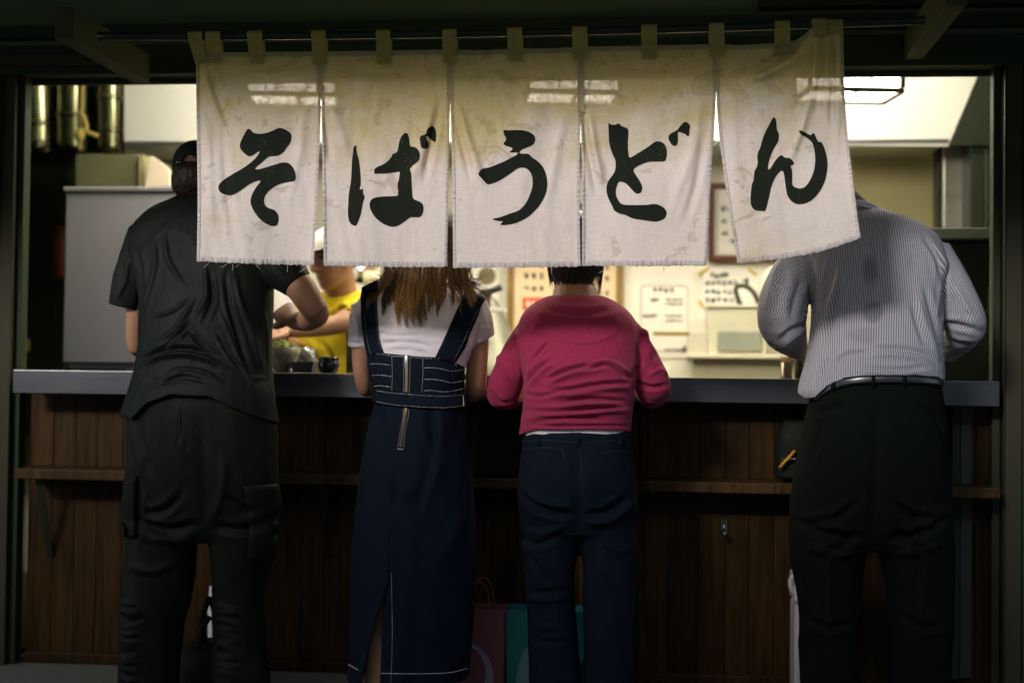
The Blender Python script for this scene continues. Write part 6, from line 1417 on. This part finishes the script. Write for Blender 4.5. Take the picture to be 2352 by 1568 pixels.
for i in range(40):
    a, r0 = random.uniform(0, 6.28), .012 * math.sqrt(random.random()); p0 = b + np.array([r0 * math.cos(a), r0 * math.sin(a), .014]); p1_ = b + np.array([r0 * 1.6 * math.cos(a), r0 * 1.6 * math.sin(a), random.uniform(.066, .076)])
    parts.append(tubevf(np.array([p0, (p0 + p1_) / 2, p1_]), .0009, 5))
v, f = join(parts); tag(obj('toothpicks', mesh('toothpicks', v, f), mat('pale_wood', (.45, .30, .14), .7), e), kind='stuff')
e = empty('black_bottle', tuple(P(1832, 868, 4.70)), 'dark sauce bottle beside the toothpick cup', 'bottle')
lathe('bottle', [(0, 0), (.014, 0), (.016, .004), (.016, .05), (.010, .062), (.009, .075), (0, .076)], (P(1836, 868, 4.70)[0], 4.70, ZC + .0005), mat('dark_sauce', (.03, .035, .015), .15, spec=.6), e)
# ------------------------------------------------------------------ bags by the wall
def paper_bag(name, label, px0, px1, pyt, Y, m, hm, deco):
    x0, x1, zt = X(px0, 1500, Y), X(px1, 1500, Y), Z((px0 + px1) / 2, pyt, Y)
    e = empty(name, ((x0 + x1) / 2, Y + .06, 0), label, 'bag')
    openbox('bag', x0, x1, Y, Y + .12, .001, zt, .006, .0015, m, e)
    for yy in (Y + .004, Y + .116):
        pts = smoothpts([(x0 + (x1 - x0) * .3, yy, zt - .03), (x0 + (x1 - x0) * .33, yy - .006, zt + .05), (x0 + (x1 - x0) * .5, yy - .01, zt + .085), (x0 + (x1 - x0) * .67, yy - .006, zt + .05), (x0 + (x1 - x0) * .7, yy, zt - .03)], 20)
        obj('handle', mesh('handle', *tubevf(pts, .003, 7)), hm, e, True)
    deco(e, x0, x1, zt, Y); return e
def deco1(e, x0, x1, zt, Y):
    c = np.array([x0 + .01, Y - .0015, zt - .20])
    pts = [c + np.array([.11 * math.cos(a), 0, .11 * math.sin(a)]) for a in np.linspace(-.6, 1.75, 30)]
    V = []
    for a in np.linspace(-.9, 1.75, 30): V.append([c + np.array([rr * math.cos(a), 0, rr * math.sin(a)]) for rr in (.095, .095 + .016 * (1.75 - a) / 1.4 + .004)])
    obj('printed_arc', gridmesh('printed_arc', np.array(V)), mat('lilac_print', (.30, .24, .30), .6), e)
    box('fold', x1 - .006, x1 - .001, Y - .002, Y, .01, zt - .005, mat('red_paper_dark', (.14, .03, .025), .6), e, 0)
def deco2(e, x0, x1, zt, Y):
    c = np.array([x0 + .095, Y - .0015, .02])
    V = [[c + np.array([r_ * .06 * math.cos(a), 0, r_ * .14 * math.sin(a)]) for r_ in (0.02, 1)] for a in np.linspace(0, math.pi, 20)]
    obj('printed_hill', gridmesh('printed_hill', np.array(V)), mat('pale_teal_print', (.14, .24, .24), .6), e)
    box('printed_band', x1 - .06, x1 - .004, Y - .002, Y - .0005, zt - .205, zt - .197, mat('pale_teal_print', (0, 0, 0)), e, 0)
paper_bag('paper_bag', 'dusky red paper carrier bag with a curved printed line by the pinafore hem', 1040, 1160, 1398, 4.44, mat('red_paper', (.26, .075, .07), .55, noise=(5, (.20, .06, .075), .3, (1, 1, 1))), mat('red_cord', (.2, .05, .05), .7), deco1)
paper_bag('paper_bag', 'teal paper carrier bag standing behind the jeans', 1160, 1356, 1402, 4.46, mat('teal_paper', (.018, .17, .16), .5), mat('pale_cord', (.45, .45, .50), .6), deco2)
def soft_bag(label, parts_, straps_, m, loc, name='shoulder_bag', cat='bag'):
    e = empty(name, loc, label, cat)
    me = fuse(parts_, .008, 5); wrinkle(me, (), .004, (9, 9, 9), random.random() * 9); obj('bag_body', me, m, e, True)
    for pts, r_ in straps_: obj('strap', mesh('strap', *tubevf(smoothpts(pts, 24), r_, 8, flat=.4)), m, e, True)
    return e
M_BAG = mat('black_nylon', (.008, .011, .007), .6, spec=.1, bump=(70, .25, (1, 1, 1)))
soft_bag('black backpack with loose straps slumped on the floor behind the cargo trousers', [torso([(440, 520, 1470, 4.52, .05), (420, 545, 1500, 4.50, .08), (405, 560, 1560, 4.50, .09), (405, 560, 1588, 4.50, .085)], n=12, expo=3)],
         [([P(470, 1475, 4.46), P(462, 1430, 4.44), P(480, 1375, 4.46), P(496, 1420, 4.48), P(500, 1470, 4.48)], .012), ([P(455, 1490, 4.42), P(466, 1440, 4.41), P(482, 1415, 4.43)], .010)], M_BAG, (X(480, 1590, 4.5), 4.5, .0), 'backpack', 'backpack')
soft_bag('black handbag pushed onto the shelf between pinafore and pink sweater', [torso([(1098, 1188, 945, 4.60, .03), (1088, 1192, 960, 4.60, .05), (1086, 1194, 1040, 4.60, .06), (1086, 1194, 1092, 4.60, .06)], n=14, expo=3.5)],
         [([P(1100, 950, 4.56), P(1110, 925, 4.55), P(1150, 918, 4.55), P(1180, 930, 4.55), P(1186, 952, 4.56)], .006)], M_BAG, (X(1140, 1090, 4.6), 4.6, ZS))
e = soft_bag('black document bag with an orange strap on the shelf beside the black trousers', [torso([(1800, 1900, 965, 4.60, .03), (1786, 1915, 1000, 4.60, .045), (1782, 1920, 1060, 4.60, .05), (1782, 1920, 1098, 4.60, .05)], n=14, expo=3.5)], [], M_BAG, (X(1840, 1100, 4.6), 4.6, ZS))
obj('orange_strap', mesh('orange_strap', *tubevf(np.array([P(1790, 1074, 4.535), P(1806, 1056, 4.53), P(1826, 1035, 4.535)]), .0045, 8)), mat('orange_cord', (.55, .25, .02), .5), e, True)
obj('buckle', mesh('buckle', *tubevf(np.array([P(1796, 1054, 4.533), P(1812, 1055, 4.53), P(1828, 1052, 4.533)]), .004, 8)), M_CHROME, e, True)
e = empty('white_bin', (X(1880, 1590, 4.5), 4.5, 0), 'tall white plastic bin with a looped lid handle behind the black trousers', 'bin')
M_BIN = mat('lilac_white_plastic', (.50, .44, .50), .45)
x0, x1 = X(1825, 1450, 4.42), X(1925, 1450, 4.42); zt = Z(1840, 1385, 4.42)
box('tub', x0, x1, 4.42, 4.58, .001, zt - .003, M_BIN, e, .012, 3)
box('lid', x0 - .003, x1 + .003, 4.417, 4.583, zt, zt + .085, M_BIN, e, .012, 3)
hpts = smoothpts([P(1834, 1368, 4.43), P(1819, 1352, 4.43), P(1817, 1330, 4.43), P(1828, 1320, 4.43), P(1850, 1319, 4.43), P(1872, 1319, 4.43), P(1890, 1326, 4.43), P(1894, 1350, 4.43), P(1888, 1372, 4.43)], 36)
obj('handle', mesh('handle', *tubevf(hpts, .0085, 10)), M_BIN, e, True)
e = empty('folded_umbrella', (X(487, 1590, 4.6), 4.62, 0), 'thin white umbrella leaning on the planks behind the backpack', 'umbrella')
obj('canopy', mesh('canopy', *tubevf(np.array([P(492, 1560, 4.60), P(490, 1480, 4.61), P(488, 1400, 4.63), P(486, 1345, 4.645)]), np.array([.012, .018, .016, .007]), 10)), mat('white_vinyl', (.6, .58, .62), .4), e, True)
obj('shaft', mesh('shaft', *tubevf(np.array([P(493, 1596, 4.597), P(492, 1575, 4.60), P(492, 1562, 4.60)]), .004, 8)), M_STEEL, e, True)

# ------------------------------------------------------------------ small things further back
e = empty('fire_extinguisher', tuple(P(140, 690, 6.3)), 'small dull red fire extinguisher in the dark corner left of the refrigerator', 'fire extinguisher')
cE = P(139, 640, 6.3); M_EXT = mat('dull_red', (.10, .012, .008), .45)
lathe('cylinder', [(0, 0), (.036, .002), (.040, .012), (.040, .20), (.030, .235), (.014, .25), (0, .25)], cE, M_EXT, e)
lathe('valve', [(0, .251), (.012, .251), (.012, .285), (.018, .29), (.018, .30), (0, .30)], cE, M_BLACK, e)
obj('hose', mesh('hose', *tubevf(smoothpts([cE + np.array(k) for k in ((0, -.012, .275), (.035, -.03, .26), (.048, -.03, .18), (.046, -.03, .08))], 14), .006, 7)), M_BLACK, e, True)
box('bracket', cE[0] - .05, cE[0] + .05, 6.345, 6.41, cE[2] + .09, cE[2] + .11, M_STEEL_DARK, e, .002)
e = empty('price_tag', tuple(P(59, 800, 6.4)), 'small yellow tag stuck on the dark steel sheet', 'tag')
pxbox('tag', 53, 778, 66, 806, 6.41, 6.418, mat('yellow_tag', (.30, .26, .04), .6), e, .001)
e = empty('chopstick_cup', tuple(P(852, 650, 5.75)), 'cup of pale chopsticks behind the pinafore shoulder', 'cup')
cE = P(852, 662, 5.75)
lathe('cup', [(0, 0), (.030, 0), (.034, .07), (.031, .07), (.028, .006), (0, .006)], cE, mat('cream_cup', (.55, .50, .36), .4), e)
lathe('stand', [(0, -.34), (.06, -.34), (.06, -.335), (.012, -.33), (.012, -.004), (.030, -.001), (0, -.001)], cE, M_STEEL, e)
parts = []
for i in range(26):
    a, r0 = random.uniform(0, 6.28), .022 * math.sqrt(random.random())
    p0, p1_ = cE + np.array([r0 * math.cos(a), r0 * math.sin(a), .008]), cE + np.array([r0 * 1.5 * math.cos(a), r0 * 1.5 * math.sin(a), random.uniform(.15, .20)])
    parts.append(tubevf(np.array([p0, (p0 + p1_) / 2, p1_]), .0032, 6))
v, f = join(parts); tag(obj('chopsticks', mesh('chopsticks', v, f), mat('pale_wood', (.45, .30, .14), .7), e), kind='stuff')
